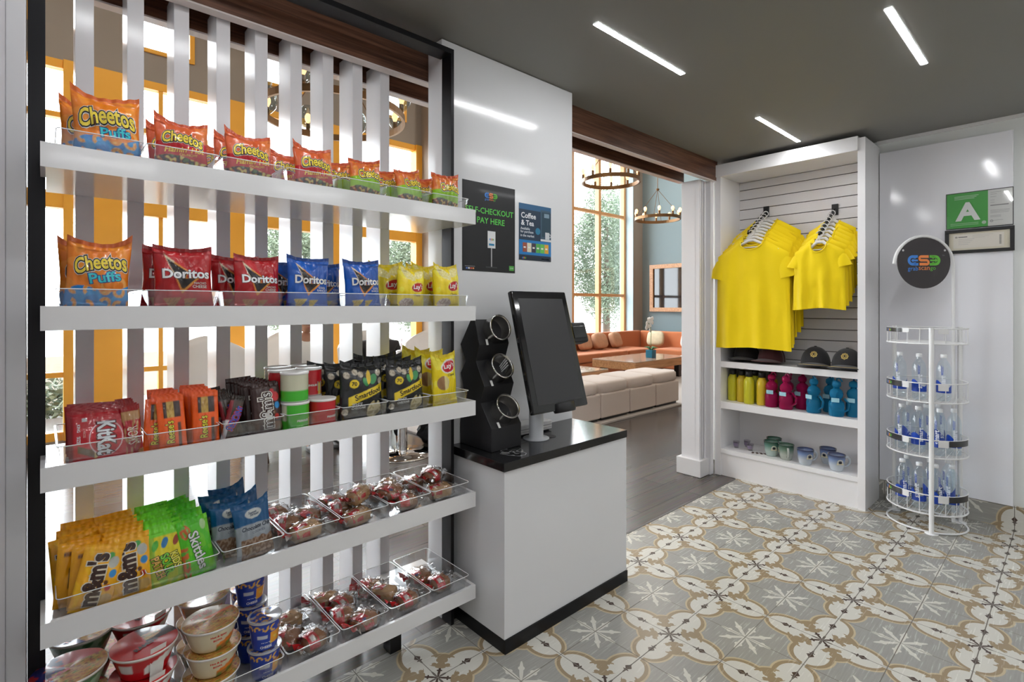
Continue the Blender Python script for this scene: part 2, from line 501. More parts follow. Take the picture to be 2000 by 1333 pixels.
# left pilaster beside the frame
struct('trim_3', MB().box(-.070, 1.79, 0, -.033, 1.92, ZC), mat('pale_grey_laminate', (.62, .62, .63), rough=.25), 'narrow pale pilaster left of the black display frame', 'trim', bevel=.002)
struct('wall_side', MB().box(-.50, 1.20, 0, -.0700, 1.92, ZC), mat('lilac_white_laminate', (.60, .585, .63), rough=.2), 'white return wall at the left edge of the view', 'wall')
# tall white panel behind the counter
struct('wall_panel_2', MB().box(1.319, 1.92, 0, 2.200, 2.03, H + 1.197), WHITE, 'tall glossy white panel carrying the posters', 'panel', bevel=.0015)
# column at the right of the opening
col = MB()
col.box(3.985, 2.135, 0, 4.03, 2.262, H + 1.04).box(4.03, 2.10, 0, 4.045, 2.262, H + 1.04).box(4.045, 2.128, 0, 4.065, 2.262, H + 1.04).box(4.065, 2.10, 0, 4.13, 2.262, H + 1.04)
col.box(3.985, 2.10, 0, 4.018, 2.14, H + 1.04).box(4.09, 2.06, 0, 4.14, 2.11, H + 1.04)
co = struct('column', col, SLATW, 'white fluted column at the right end of the walnut beams', 'column', bevel=.0015)
struct('baseboard_column', MB().box(3.95, 2.075, 0, 4.12, 2.29, .135), WHITE_M, 'white base block of the fluted column', 'baseboard', bevel=.003)
# walnut beams
def beam(name, y0, y1, x1, label):
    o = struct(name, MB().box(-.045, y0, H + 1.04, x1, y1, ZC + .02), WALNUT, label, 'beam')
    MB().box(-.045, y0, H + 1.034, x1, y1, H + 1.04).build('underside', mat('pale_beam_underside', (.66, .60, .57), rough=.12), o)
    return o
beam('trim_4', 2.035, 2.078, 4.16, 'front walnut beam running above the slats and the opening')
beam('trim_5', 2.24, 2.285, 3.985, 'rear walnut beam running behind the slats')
struct('wall_bulkhead', MB().box(-2.6, 2.0785, ZC + .0201, 4.6, 2.36, 5.3), BROWNW, 'bulkhead wall above the walnut beams', 'wall')
struct('wall_lobby_left_stub', MB().box(-5, 2.08, 0, -.06, 2.36, 5.3), WHITE_M, 'wall beside the slats on the lobby side', 'wall')

# slats
sl0 = None
for i in range(9):
    x0 = .0727 + .1292 * i
    lab = ('leftmost' if i == 0 else ORD[i] if i < 8 else 'rightmost') + ' tall white vertical slat of the screen' + ('' if i in (0, 8) else ', counted from the left')
    if sl0 is None:
        sl0 = MB().box(0, 0, 0, .0452, .135, H + 1.085).build('screen_slat', SLATW, None, (x0, 2.088, 0), bevel=.001, seg=1)
        tag(sl0, lab, 'slat', 'tall white slats of the screen')
    else:
        dup(sl0, (x0, 2.088, 0), None, lab)
# black display frame
fr = thing('display_stand', 'tall black metal frame holding the five snack shelves', 'frame', (0, 0, 0))
def jamb(x0, x1):
    return MB().box(x0, 1.85, 0, x1, 1.93, H + 1.127)
jamb(-.031, .004).build('left_post', BLACKM, fr, bevel=.001)
jamb(1.320, 1.336).build('right_post', BLACKM, fr, bevel=.001)
MB().box(.004, 1.85, H + 1.105, 1.320, 1.93, H + 1.127).build('top_bar', BLACKM, fr, bevel=.001)
MB().box(1.03, 1.86, 0, 1.08, 1.92, .174).build('foot', BLACKM, fr, bevel=.001); MB().box(.2, 1.86, 0, .25, 1.92, .174).build('foot', BLACKM, fr, bevel=.001)
# shelves
SZ = [H + .403, H + 0.0, H - .397, H - .780, H - 1.170]
names = ['top', 'second', 'middle', 'fourth', 'bottom']
shelf0 = None
for i, z in enumerate(SZ):
    th = .061 if i < 4 else .056
    m = MB()
    m.box(.004, 1.7172, z - th, 1.329, 1.849, z - .022).box(.0055, 1.849, z - th, 1.3185, 2.085, z - .022)
    m.box(-.006, 1.705, z - th, 1.342, 1.7172, z).box(1.329, 1.7172, z - th, 1.342, 1.849, z).box(-.006, 1.7172, z - th, .004, 1.849, z)
    o = m.build('display_shelf', SHELFW, None)
    tag(o, 'long glossy white snack shelf, the %s of five' % names[i], 'shelf', 'five white snack shelves')

# ceiling strips
EMIT = mat('led_strip_diffuser', (1, 1, 1), emit=(.97, .985, 1.0), es=STRIP)
ALU = mat('white_lamp_profile', (.75, .75, .75), rough=.4)
k = 0; strip0 = None
rows = [(1.38, [.03, 1.733, 3.36]), (.52, [-.86, .83, 2.515]), (-.34, [.03, 1.733, 3.36]), (-1.20, [-.86, .83, 2.515]), (-2.06, [.03, 1.733, 3.36]), (.52, [-2.4]), (-.34, [-1.7])]
where = {(1.38, 1.733): 'linear ceiling light nearest the tall white poster panel', (1.38, 3.36): 'linear ceiling light just in front of the merchandise cabinet', (.52, 2.515): 'linear ceiling light at the upper right of the ceiling'}
for y, xs in rows:
    for x in xs:
        lab = where.get((y, x), 'linear ceiling light behind the camera, row at %.1f metres, %.1f across' % (y, x))
        if strip0 is None:
            strip0 = thing('strip_light', lab, 'light', (x, y, ZC), group='linear lights in the ceiling')
            MB().box(0, -.0125, -.004, .71, .0125, .0).build('diffuser', EMIT, strip0)
            MB().box(-.004, -.0165, -.003, .714, .0165, -.001).build('trim_ring', ALU, strip0)
        else:
            dup(strip0, (x, y, ZC), None, lab)

# ------------------------------------------------------------------ the lobby
YW = 6.5
wl = MB()
wl.box(-5, YW, 3.74, 4.1, YW + .2, 4.03).box(-5, YW, 4.75, 4.1, YW + .2, 5.3)
prev = -5
for a, b in ((-.6, -.1), (.72, 1.22), (1.84, 2.40), (3.28, 3.85)):
    wl.box(prev, YW, 4.03, a, YW + .2, 4.75); prev = b
wl.box(prev, YW, 4.03, 4.1, YW + .2, 4.75)
wl.box(-5, YW, 0, 4.1, YW + .2, .12)
struct('wall_window', wl, BROWNW, 'taupe upper wall above the orange framed glazing', 'wall')
n = 0
for a, b in ((-.6, -.1), (.72, 1.22), (1.84, 2.40), (3.28, 3.85)):
    n += 1
    f = MB().box(a, YW - .02, 4.03, a + .045, YW + .1, 4.75).box(b - .045, YW - .02, 4.03, b, YW + .1, 4.75).box(a + .045, YW - .02, 4.03, b - .045, YW + .1, 4.07).box(a + .045, YW - .02, 4.71, b - .045, YW + .1, 4.75)
    w = struct('window_%d' % n, f, ORANGE, 'small orange framed high window, %s of four' % ['leftmost', 'second from the left', 'third from the left', 'rightmost'][n - 1], 'window')
    MB().box(a + .045, YW + .05, 4.07, b - .045, YW + .056, 4.71).build('pane', GLASS, w)
# big orange glazing : posts, rails and panes
posts = [(-5, -4.6), (-3.2, -2.9), (-1.6, -1.35), (.14, .69), (1.50, 1.735), (2.72, 2.86), (4.00, 4.10)]
thin = [-2.3, -.6, .915, 2.25, 3.4]
gl = MB()
for a, b in posts: gl.box(a, YW - .03, .12, b, YW + .12, 3.74)
w5 = struct('window_5', gl, ORANGE, 'wide orange framed glazed wall of the lobby seen through the slats', 'window')
seg = []
for i in range(len(posts) - 1):
    a, b = posts[i][1], posts[i + 1][0]
    r = MB()
    r.box(a, YW, 3.66, b, YW + .09, 3.74).box(a, YW, 3.19, b, YW + .09, 3.24).box(a, YW - .02, 2.33, b, YW + .1, 2.49).box(a, YW, .72, b, YW + .08, .77).box(a, YW, .12, b, YW + .09, .20)
    for t in thin:
        if a < t < b: r.box(t - .02, YW + .005, .2, t + .02, YW + .085, 3.66)
    ro = r.build('glazing_rails', ORANGE, w5)
    MB().box(a, YW + .045, .2, b, YW + .05, 3.66).build('pane', GLASS, w5)
struct('wall_partition', MB().box(4.1, 6.2, 0, 4.3, 6.7, 5.3).box(4.3, 6.5, 0, 6.2, 6.7, 5.3).box(6.0, 6.7, 0, 6.2, 7.75, 5.3), BROWNW, 'taupe wall end beside the orange glazing', 'wall')
# right part of the lobby
YR = 7.75
struct('wall_lobby_back', MB().box(10.9, 7.5, 0, 11.5, 7.9, 5.3).box(6.2, YR, 0, 10.9, YR + .2, .55), BROWNW, 'dark taupe wall between the tall window and the screen wall', 'wall')
struct('wall_reveal', MB().box(10.885, 7.5, .55, 10.9, 7.9, 5.3), mat('window_lit_blue', (.42, .54, .60), rough=.6), 'reveal beside the tall window, window light put into its pale blue', 'wall')  # blue made paler to carry the light from the window
struct('wall_lobby_right', MB().box(11.3, 2.2, 0, 11.5, 7.5, 5.3), BLUEW, 'blue grey wall carrying the framed screen', 'wall')
struct('wall_lobby_side', MB().box(4.61, 2.2, 0, 11.3, 2.36, 5.3), BROWNW, 'lobby wall behind the merchandise cabinet', 'wall')
TIM2 = mat('amber_window_timber', (.62, .33, .14), rough=.4, var=(3, .1))
xs = [9.85 - .98 * i for i in range(4)]
f = MB()
for x in [10.86] + xs: f.box(x - .045, YR - .03, .55, x + .045, YR + .08, 5.3)
w6 = struct('window_6', f, TIM2, 'tall amber framed lobby window with trees outside', 'window')
f = MB()
for z in (.58, 1.66, 3.63, 5.2): f.box(6.2, YR - .02, z - .035, 10.86, YR + .06, z + .035)
f.build('transom', TIM2, w6)
MB().box(6.2, YR + .03, .55, 10.9, YR + .035, 5.3).build('pane', GLASS, w6)
struct('ceiling_lobby', MB().box(-5, 2.0, 5.3, 14.5, 8.6, 5.4), mat('taupe_ceiling', (.2, .17, .14), rough=.8), 'high lobby ceiling', 'ceiling')
struct('wall_lobby_left', MB().box(-5.1, 2.0, 0, -5, 8.6, 5.3), BROWNW, 'far left lobby wall', 'wall')
# outside
gm = mat('pale_concrete', (.52, .52, .50), rough=.8, var=(.6, .12))
struct('ground', MB().box(-60, 6.71, -.12, 60, 60, -.1), gm, 'pale pavement outside the lobby windows', 'ground')

DL = mat('fill_light_disc', (1, 1, 1), emit=(1.0, .93, .82), es=70)  # unseen discs added overhead to brighten the lobby
dl0 = None
for i, (x, y) in enumerate(((-1.5, 4.4), (.6, 4.4), (2.6, 3.2), (4.6, 4.6), (6.6, 3.4), (8.4, 5.4), (10.0, 3.6), (10.2, 6.4))):
    lab = 'added unseen round fill light above the lobby view, %s from the left' % ['first', 'second', 'third', 'fourth', 'fifth', 'sixth', 'seventh', 'eighth'][i]
    if dl0 is None:
        dl0 = thing('lobby_fill_light', lab, 'light', (x, y, 5.3), group='added round fill lights above the lobby')
        MB().lathe([(0, -.03), (.16, -.03)], n=32).build('diffuser', DL, dl0)
        MB().lathe([(.16, -.034), (.19, -.034), (.19, 0), (0, 0)], n=32).build('trim_ring', ALU, dl0)
    else: dup(dl0, (x, y, 5.3), None, lab)
# ------------------------------------------------------------------ counter, kiosk, posters
ct = thing('checkout_counter', 'white checkout counter with a black marble top and black toe kick', 'counter', (1.785, 1.735, 0))
W2 = (2.200 - 1.372) / 2
MB().box(-W2, -.180, .055, W2, .181, .735).build('body', WHITE, ct, bevel=.0015)
MB().box(-W2 - .002, -.186, 0, W2 + .002, .181, .055).build('toe_kick', BLACKM, ct)
mt = MB().box(-W2 - .012, -.192, .735, W2 - .01, .181, .772).build('worktop', marble_mat(), ct, bevel=.002)
TOP = .772
# cutlery holder : side outline extruded across
prof = [(1.69, TOP + .001), (1.69, .874), (1.765, .974), (1.738, 1.050), (1.798, 1.156), (1.772, 1.229), (1.806, 1.339), (1.835, 1.339), (1.912, 1.225), (1.872, 1.150), (1.910, 1.095), (1.872, .985), (1.912, .90), (1.912, TOP + .001)]
ch = thing('cutlery_holder', 'black three tier cutlery holder with steel cups on the marble top', 'holder', (1.503, 1.80, TOP))
MB().prism([(a - 1.80, b - TOP) for a, b in prof], -.087, .087, 'x').build('body', mat('black_powder_coat', (.016, .016, .018), rough=.5), ch, bevel=.002)
tilt = Matrix.Rotation(math.radians(52), 3, 'X')
LBL = mat('white_paper', (.8, .8, .78), rough=.6)
for i, (a, b) in enumerate((((1.69, .874), (1.765, .974)), ((1.738, 1.050), (1.798, 1.156)), ((1.772, 1.229), (1.806, 1.339)))):
    d = Vector((0, b[0] - a[0], b[1] - a[1])); nrm = Vector((0, -d.z, d.y)).normalized()
    M3 = nrm.to_track_quat('Z', 'X').to_matrix()
    c = Vector((.003, (a[0] + b[0]) / 2 - 1.80, (a[1] + b[1]) / 2 - TOP)) + d.normalized() * .004
    m = MB(); r = .057
    m.lathe([(r * .92, -.045), (r, -.01), (r, .052), (r * 1.04, .055), (r * 1.04, .060), (r * .94, .060), (r * .92, .052), (r * .9, -.075), (0, -.075)], c, 40, M=M3)
    cup = m.build('steel_cup', STEEL, ch)
    cup['label'] = 'brushed steel cup on the %s tier' % ['bottom', 'middle', 'top'][i]
    MB().obox(Vector((-.045, a[0] - 1.80 - .001, a[1] - TOP + .004)) + d.normalized() * .006 + nrm * .002, (.026, .012, .001), M3 @ Matrix.Rotation(0, 3, 'Z')).build('tag', LBL, ch)
    if i == 1:
        for k in range(4):
            s = thing('plastic_fork', 'white plastic cutlery handle in the middle steel cup, %s of four' % ORD[k], 'fork', Vector(ch.location) + c, group='white cutlery in the middle cup')
            s.rotation_euler = M3.to_euler()
            MB().tube([(-.02 + .008 * k, -.02, -.06), (-.006 + .009 * k, -.035, .0), (.004 + .011 * k, -.04, .050)], .0028, 6).build('handle', mat('white_plastic', (.8, .8, .8), rough=.3), s)
# kiosk
kx, ky = 1.73, 1.735
ki = thing('self_checkout_kiosk', 'tall tilted touch screen on a white pole beside the steel cutlery cups', 'kiosk', (kx, ky, TOP))
MB().lathe([(0, 0), (.062, 0), (.062, .004), (.034, .006), (.034, .22), (.030, .30), (0, .30)], n=32).build('pole', mat('pale_grey_plastic', (.62, .64, .67), rough=.3), ki)
MB().cyl((.075, -.02, 0), (.075, -.02, .0015), .028).build('cable_hole', BLACKP, ki)
Ms = Matrix.Rotation(math.radians(-15.3), 3, 'X')
cen = Vector((0, 1.64 - ky, H - .199 - TOP))
sw, sh = .362, .556
def sc(x, y, z): return cen + Ms @ Vector((x, y, z))
m = MB(); m.obox(cen + Ms @ Vector((0, .014, 0)), (sw, .028, sh), Ms)
m.build('bezel', BLACKG, ki, bevel=.007, seg=3)
m = MB(); q = [(-sw / 2 + .034, -sh / 2 + .036), (sw / 2 - .034, -sh / 2 + .036), (sw / 2 - .034, sh / 2 - .036), (-sw / 2 + .034, sh / 2 - .036)]
m.add([sc(a, -.0008, b) for a, b in q], [(0, 1, 2, 3)])
m.build('screen', mat('dark_grey_screen', (.050, .050, .052), rough=.3, spec=.3), ki)
m = MB(); m.lathe([(0, -.012), (.055, -.012), (.06, 0), (.055, .03), (0, .034)], sc(.02, .006, -sh / 2 + .0), 30, M=Ms @ Matrix.Scale(.75, 3, (0, 1, 0)))
m.build('scanner', BLACKP, ki, bevel=.002)
m = MB(); m.obox(sc(0, .05, -.10), (.10, .05, .12), Ms); m.build('mount', BLACKP, ki, bevel=.004)
py_ = thing('card_terminal', 'black card payment terminal sticking out at the right of the touch screen', 'terminal', (1.985, 1.72, 1.26))
Mt = Matrix.Rotation(math.radians(-18), 3, 'X')
m = MB(); m.obox((0, 0, .0), (.135, .065, .105), Mt); m.build('body', BLACKP, py_, bevel=.012, seg=3)
m = MB(); m.obox((0, -.034, .01), (.09, .004, .06), Mt); m.build('screen', BLACKG, py_, bevel=.001)
m = MB(); m.obox((.035, -.036, -.012), (.012, .004, .012), Mt); m.build('button', CHROME, py_, bevel=.002)
MB().tube([(-.04, .03, -.02), (-.12, .03, -.03), (-.20, .02, -.03)], .009, 8).build('arm', BLACKP, py_)
pr = thing('receipt_printer', 'low white receipt box lying behind the touch screen pole', 'printer', (1.75, 1.845, TOP))
MB().box(-.10, -.045, .006, .16, .045, .052).build('body', WHITE_M, pr, bevel=.006)
MB().box(-.085, -.03, 0, .15, .03, .006).build('foot', BLACKP, pr)
MB().box(-.095, -.0462, .030, .155, -.0455, .033).box(-.095, -.0462, .018, .155, -.0455, .020).build('seam', mat('grey_line', (.3, .3, .3)), pr)

PAPER = printed('printed_poster', rough=.35, coat=.08)
def onwall_y(y): return lambda X, Z, e=0: (lambda a, b: (X + a, y - .002 - e, Z + b))
def poster_text(m, s, x, z, h, y, col, e=.0006, width=None, off=0.0, shear=0):
    m.text(s, width, lambda a, b: (x + a, y - e, z + b), col, off=off, height=None if width else h, shear=shear)
def disc(m, cx, cz, r, fn, col, n=24, r2=None, a0=0, a1=2 * PI, e=0):
    """disc or ring on a flat printed face"""
    if r2 is None:
        m.add([fn(cx + r * math.cos(2 * PI * i / n), cz + r * math.sin(2 * PI * i / n)) for i in range(n)], [tuple(range(n))], 0, col)
    else:
        vs = []
        for i in range(n + 1):
            a = a0 + (a1 - a0) * i / n
            vs += [fn(cx + r * math.cos(a), cz + r * math.sin(a)), fn(cx + r2 * math.cos(a), cz + r2 * math.sin(a))]
        m.add(vs, [(2 * i, 2 * i + 2, 2 * i + 3, 2 * i + 1) for i in range(n)], 0, col)
def logo3(m, cx, cz, w, fn, words=True, wfn=None):
    """the three linked marks: blue arc, orange s, green arc with an arrow"""
    k = w / 3.1
    B = (.05, .25, .75); O = (.85, .25, .06); G = (.12, .50, .04)
    disc(m, cx - k, cz, .46 * k, fn, B, 20, .22 * k, math.radians(35), math.radians(325))
    disc(m, cx + k, cz, .46 * k, fn, G, 20, .22 * k, math.radians(-145), math.radians(145))
    def r(x0, z0, x1, z1, c): m.add([fn(cx + x0 * k, cz + z0 * k), fn(cx + x1 * k, cz + z0 * k), fn(cx + x1 * k, cz + z1 * k), fn(cx + x0 * k, cz + z1 * k)], [(0, 1, 2, 3)], 0, c)
    r(-.95, -.46, -.50, -.24, B); r(-.95, .24, -.55, .46, B)
    r(.5, -.46, .95, -.24, G); r(.5, .24, .95, .46, G)
    r(-.40, -.46, .25, -.22, O); r(-.25, .22, .42, .46, O); r(-.30, -.10, .30, .12, O)
    disc(m, cx - .22 * k, cz + .18 * k, .28 * k, fn, O, 12, .08 * k, PI / 2, 1.5 * PI)
    disc(m, cx + .22 * k, cz - .18 * k, .28 * k, fn, O, 12, .08 * k, -PI / 2, .5 * PI)
    m.add([fn(cx + .55 * k, cz - .07 * k), fn(cx + 1.0 * k, cz - .07 * k), fn(cx + 1.0 * k, cz - .2 * k), fn(cx + 1.25 * k, cz), fn(cx + 1.0 * k, cz + .2 * k), fn(cx + 1.0 * k, cz + .07 * k), fn(cx + .55 * k, cz + .07 * k)], [(0, 1, 2, 3, 4, 5, 6)], 0, G)
    m.add([fn(cx - .55 * k, cz - .07 * k), fn(cx - .95 * k, cz - .07 * k), fn(cx - .95 * k, cz - .17 * k), fn(cx - 1.15 * k, cz), fn(cx - .95 * k, cz + .17 * k), fn(cx - .95 * k, cz + .07 * k), fn(cx - .55 * k, cz + .07 * k)], [(0, 1, 2, 3, 4, 5, 6)], 0, B)
    if words:
        f2 = wfn or fn
        m.text('grab', .92 * k, lambda a, b: f2(cx - .98 * k + a, cz - .78 * k + b), B)
        m.text('scan', .98 * k, lambda a, b: f2(cx + .02 * k + a, cz - .72 * k + b), O)
        m.text('go', .48 * k, lambda a, b: f2(cx + .80 * k + a, cz - .78 * k + b), G)
# black self checkout poster
m = MB(); yb = 1.9185
x0, x1, z0, z1 = 1.432, 1.762, H + .165, H + .588
m.box(x0, yb, z0, x1, 1.9199, z1, col=(.008, .008, .010))
f = lambda a, b: (a, yb - .0006, b)
logo3(m, 1.605, z1 - .055, .085, f)
poster_text(m, 'SELF-CHECKOUT', 1.600, z1 - .132, .03, yb, (.11, .62, .08), width=.300, off=.012)
poster_text(m, 'PAY HERE', 1.605, z1 - .178, .03, yb, (.11, .62, .08), width=.172, off=.012)
def rect(m, a, b, c, d, y, col, e=.0006): m.add([(a, y - e, c), (b, y - e, c), (b, y - e, d), (a, y - e, d)], [(0, 1, 2, 3)], 0, col)
rect(m, 1.583, 1.632, 1.680, 1.762, yb, (.75, .77, .78)); rect(m, 1.591, 1.624, 1.692, 1.702, yb, (.02, .22, .42), .0009)
logo3(m, 1.6075, 1.722, .030, lambda a, b: (a, yb - .0009, b), words=False)
rect(m, 1.604, 1.611, 1.590, 1.680, yb, (.45, .45, .46)); rect(m, 1.572, 1.643, 1.584, 1.590, yb, (.05, .05, .055))
rect(m, 1.722, 1.754, 1.576, 1.600, yb, (.08, .38, .06))
poster_text(m, 'SCAN', 1.738, 1.588, .01, yb, (.8, .85, .8), .0009, width=.022)
for i, c in enumerate(((.1, .2, .6), (.8, .8, .8), (.7, .1, .05), (.8, .3, .1))): rect(m, 1.452 + .013 * i, 1.462 + .013 * i, 1.574, 1.581, yb, c)
rect(m, 1.446, 1.506, 1.586, 1.588, yb, (.4, .4, .4))
po = m.build('poster', PAPER); tag(po, 'black poster reading self-checkout pay here in green on the white panel', 'poster')
# coffee poster
m = MB(); x0, x1, z0, z1 = 1.790, 2.025, H + .2365, H + .527
m.box(x0, yb, z0, x1, 1.9199, z1, col=(.018, .040, .075))
rect(m, x0, x1, z1 - .03, z1, yb, (.03, .12, .25)); rect(m, x0, x1, z0 + .028, z0 + .104, yb, (.015, .20, .52))
rect(m, x0, x1, z0, z0 + .022, yb, (.012, .022, .04))
poster_text(m, 'Coffee', 1.857, z1 - .060, .03, yb, (.85, .87, .9), width=.105, off=.02)
poster_text(m, '& Tea', 1.850, z1 - .098, .03, yb, (.85, .87, .9), width=.090, off=.02)
for i, s in enumerate(('Available', 'for purchase', 'in the market')): poster_text(m, s, 1.8 + (.066, .092, .098)[i] / 2, z1 - .128 - .018 * i, .01, yb, (.75, .8, .85), width=(.066, .092, .098)[i], off=.012)
rect(m, 1.945, 2.02, z0 + .112, z1 - .02, yb, (.05, .10, .15), .0007); rect(m, 1.955, 2.02, z1 - .16, z1 - .03, yb, (.022, .06, .09), .0009)
rect(m, 1.972, 2.010, z1 - .058, z1 - .036, yb, (.2, .3, .38), .0012); rect(m, 1.98, 2.012, z0 + .118, z0 + .155, yb, (.6, .63, .66), .0012); rect(m, 1.945, 2.024, z0 + .106, z0 + .117, yb, (.7, .72, .74), .001)
disc(m, 2.015, z0 + .138, .010, lambda a, b: (a, yb - .0013, b), (.6, .63, .66), 12, .006)
disc(m, 1.925, z1 - .135, .018, lambda a, b: (a, yb - .0007, b), (.02, .2, .35))
for i, c in enumerate(((.35, .09, .05), (.75, .68, .48), (.06, .04, .06), (.10, .42, .08), (.14, .55, .10), (.8, .42, .04))):
    a = 1.815 + .032 * i; rect(m, a, a + .030, z0 + .042, z0 + .090, yb, c, .0009); rect(m, a + .006, a + .022, z0 + .062, z0 + .070, yb, (.85, .85, .8), .0012)
logo3(m, 1.825, z0 + .011, .03, lambda a, b: (a, yb - .0009, b), words=False)
rect(m, 1.955, 2.015, z0 + .009, z0 + .013, yb, (.5, .55, .6))
po = m.build('poster', PAPER); tag(po, 'blue poster reading coffee and tea on the white panel right of the black one', 'poster')

# ------------------------------------------------------------------ merchandise cabinet
cab = thing('merchandise_cabinet', 'tall white cabinet with slatted back holding yellow shirts, caps, bottles and mugs', 'cabinet', (4.33, 1.515, 0))
CXo, CYo = 4.33, 1.515
def cb(m, x0, y0, z0, x1, y1, z1): return m.box(x0 - CXo, y0 - CYo, z0, x1 - CXo, y1 - CYo, z1)
CABW = mat('white_cabinet_laminate', (.84, .83, .84), rough=.16)
cb(MB(), 4.142, 1.998, 0, 4.515, 2.049, 2.50).build('side_panel', CABW, cab, bevel=.0015)
cb(MB(), 4.142, .984, 0, 4.515, 1.030, 2.555).build('side_panel', CABW, cab, bevel=.0015)
cb(MB(), 4.130, 1.026, 2.468, 4.515, 2.047, 2.567).build('header', CABW, cab, bevel=.0015)
sm = MB(); z = .15
cb(sm, 4.506, 1.03, .1, 4.515, 1.998, 2.47)
zz = .225
levels = [H + 1.0 - .0845 * i for i in range(26)]
edges = [2.468] + [l for l in levels if l > H - .50] + [.2]
for i in range(len(edges) - 1):
    cb(sm, 4.493, 1.03, edges[i + 1] + .003, 4.506, 1.998, edges[i] - .003)
sm.build('slatted_back', slatwall_mat(), cab, bevel=.001, seg=1)
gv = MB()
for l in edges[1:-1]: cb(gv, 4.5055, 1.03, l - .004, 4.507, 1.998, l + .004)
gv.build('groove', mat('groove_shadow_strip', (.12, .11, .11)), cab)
for z0, z1 in ((H - .505, H - .456), (H - .845, H - .787), (H - 1.215, H - 1.178)):
    cb(MB(), 4.146, 1.030, z0, 4.492, 1.998, z1).build('shelf', CABW, cab, bevel=.0015)
cb(MB(), 4.158, 1.030, 0, 4.175, 1.998, H - 1.2155).build('kick_panel', CABW, cab)

# waterfall rails
def rail(y, zw, ze, label):
    t = thing('waterfall_rail', label, 'rail', (4.492, y, zw), group='black sloping rails on the slatted back')
    MB().box(-.012, -.022, -.05, 0, .022, .035).build('plate', BLACKP, t, bevel=.002)
    d = Vector((-.36, 0, ze - zw))
    m = MB(); m.tube([(0, 0, 0), d], .009, 10)
    m.build('bar', BLACKP, t)
    for k in range(7):
        q = d * ((k + .7) / 7.2)
        MB().lathe([(0, -.013), (.012, -.009), (.017, 0), (.012, .009), (0, .013)], q, 14, M=d.to_track_quat('Z', 'Y').to_matrix()).build('stop', BLACKG, t)
    return t
rail(1.77, H + .80, H + .575, 'black sloping rail carrying the large yellow shirts')
rail(1.263, H + .745, H + .515, 'black sloping rail carrying the small yellow shirts')
SHIRT = mat('yellow_cotton', (.93, .68, .006), rough=.85, sheen=.3, spec=.2, bump=(900, .0004))
HANG = mat('white_hanger_plastic', (.78, .76, .74), rough=.35)
def shirt_mesh(w, L, seed):
    m = MB()
    def top(u):
        a = abs(u)
        if a < .34: return L - .018 - .075 * (1 - (a / .34) ** 2) ** .5
        return L - .018 - (a - .34) * .10 * w / .5 * 1.5
    def fn(side):
        def g(u, v):
            U = (u * 2 - 1)
            tz = top(U) if side < 0 else L - .02 - max(0, abs(U) - .34) * .10 * w / .5 * 1.5 - .012 * max(0, 1 - (U / .34) ** 2)
            z = v * tz + .008 * math.sin(U * 3 + seed) * (1 - v)
            d = .045 * (1 - U * U) ** .5 * (.75 + .25 * (1 - v)) * ((1 - v ** 10) ** .5 if abs(U) > .34 else (1 - v ** 10 * (abs(U) / .34) ** 4) ** .5)
            fold = (.014 * math.sin(U * 8 + seed * 2.1 + v * 1.5) + .008 * math.sin(U * 15 + seed)) * (1 - v) ** .7 + .010 * noise.noise(Vector((U * 3, v * 4, seed + side)))
            return (U * w / 2 * (1.0 - .05 * v + .03 * (1 - v)), side * d + fold, z)
        return g
    m.grid(36, 34, fn(-1)); m.grid(36, 34, fn(1), flip=True)
    # collar band
    r = []
    for i in range(17):
        U = -.34 + .68 * i / 16; p = fn(-1)((U + 1) / 2, 1); r.append((p[0], p[1] - .001, p[2]))
    m.tube(r, .0055, 6)
    r = [tuple(Vector(fn(1)((-.34 + .68 * i / 16 + 1) / 2, 1))) for i in range(17)]
    m.tube(r, .0055, 6)
    for s in (-1, 1):
        def sl(u, v, s=s):
            a = 2 * PI * u; k = w / .58
            cx = s * (w / 2 - .085 * k + .080 * k * v); cz = top(1) - .012 - .175 * k * v
            hw = (.086 - .010 * v) * k; dd = .030 * (.35 + .65 * v)
            t = -.32 + .55 * v
            return (cx + s * hw * math.cos(a), dd * math.sin(a) + .005 * math.sin(a * 3 + seed + v * 4) * v, cz + hw * t * math.cos(a))
        m.grid(20, 8, sl, flip=(s > 0))
    return m
def hanger_mb(w):
    m = MB()
    m.tube([(-w * .36, 0, -.075), (-w * .20, 0, -.035), (-.02, 0, .010), (.02, 0, .010), (w * .20, 0, -.035), (w * .36, 0, -.075)], [.005, .009, .012, .012, .009, .005], 8)
    m.tube([(-w * .2, 0, -.045), (0, 0, -.045), (w * .2, 0, -.045)], .005, 6)
    pts = [(0, 0, .012), (0, 0, .045)] + [(.022 * math.cos(a), 0, .068 + .022 * math.sin(a)) for a in [math.radians(-80 + 250 * i / 12) for i in range(13)]]
    m.tube(pts, .0032, 6)
    return m
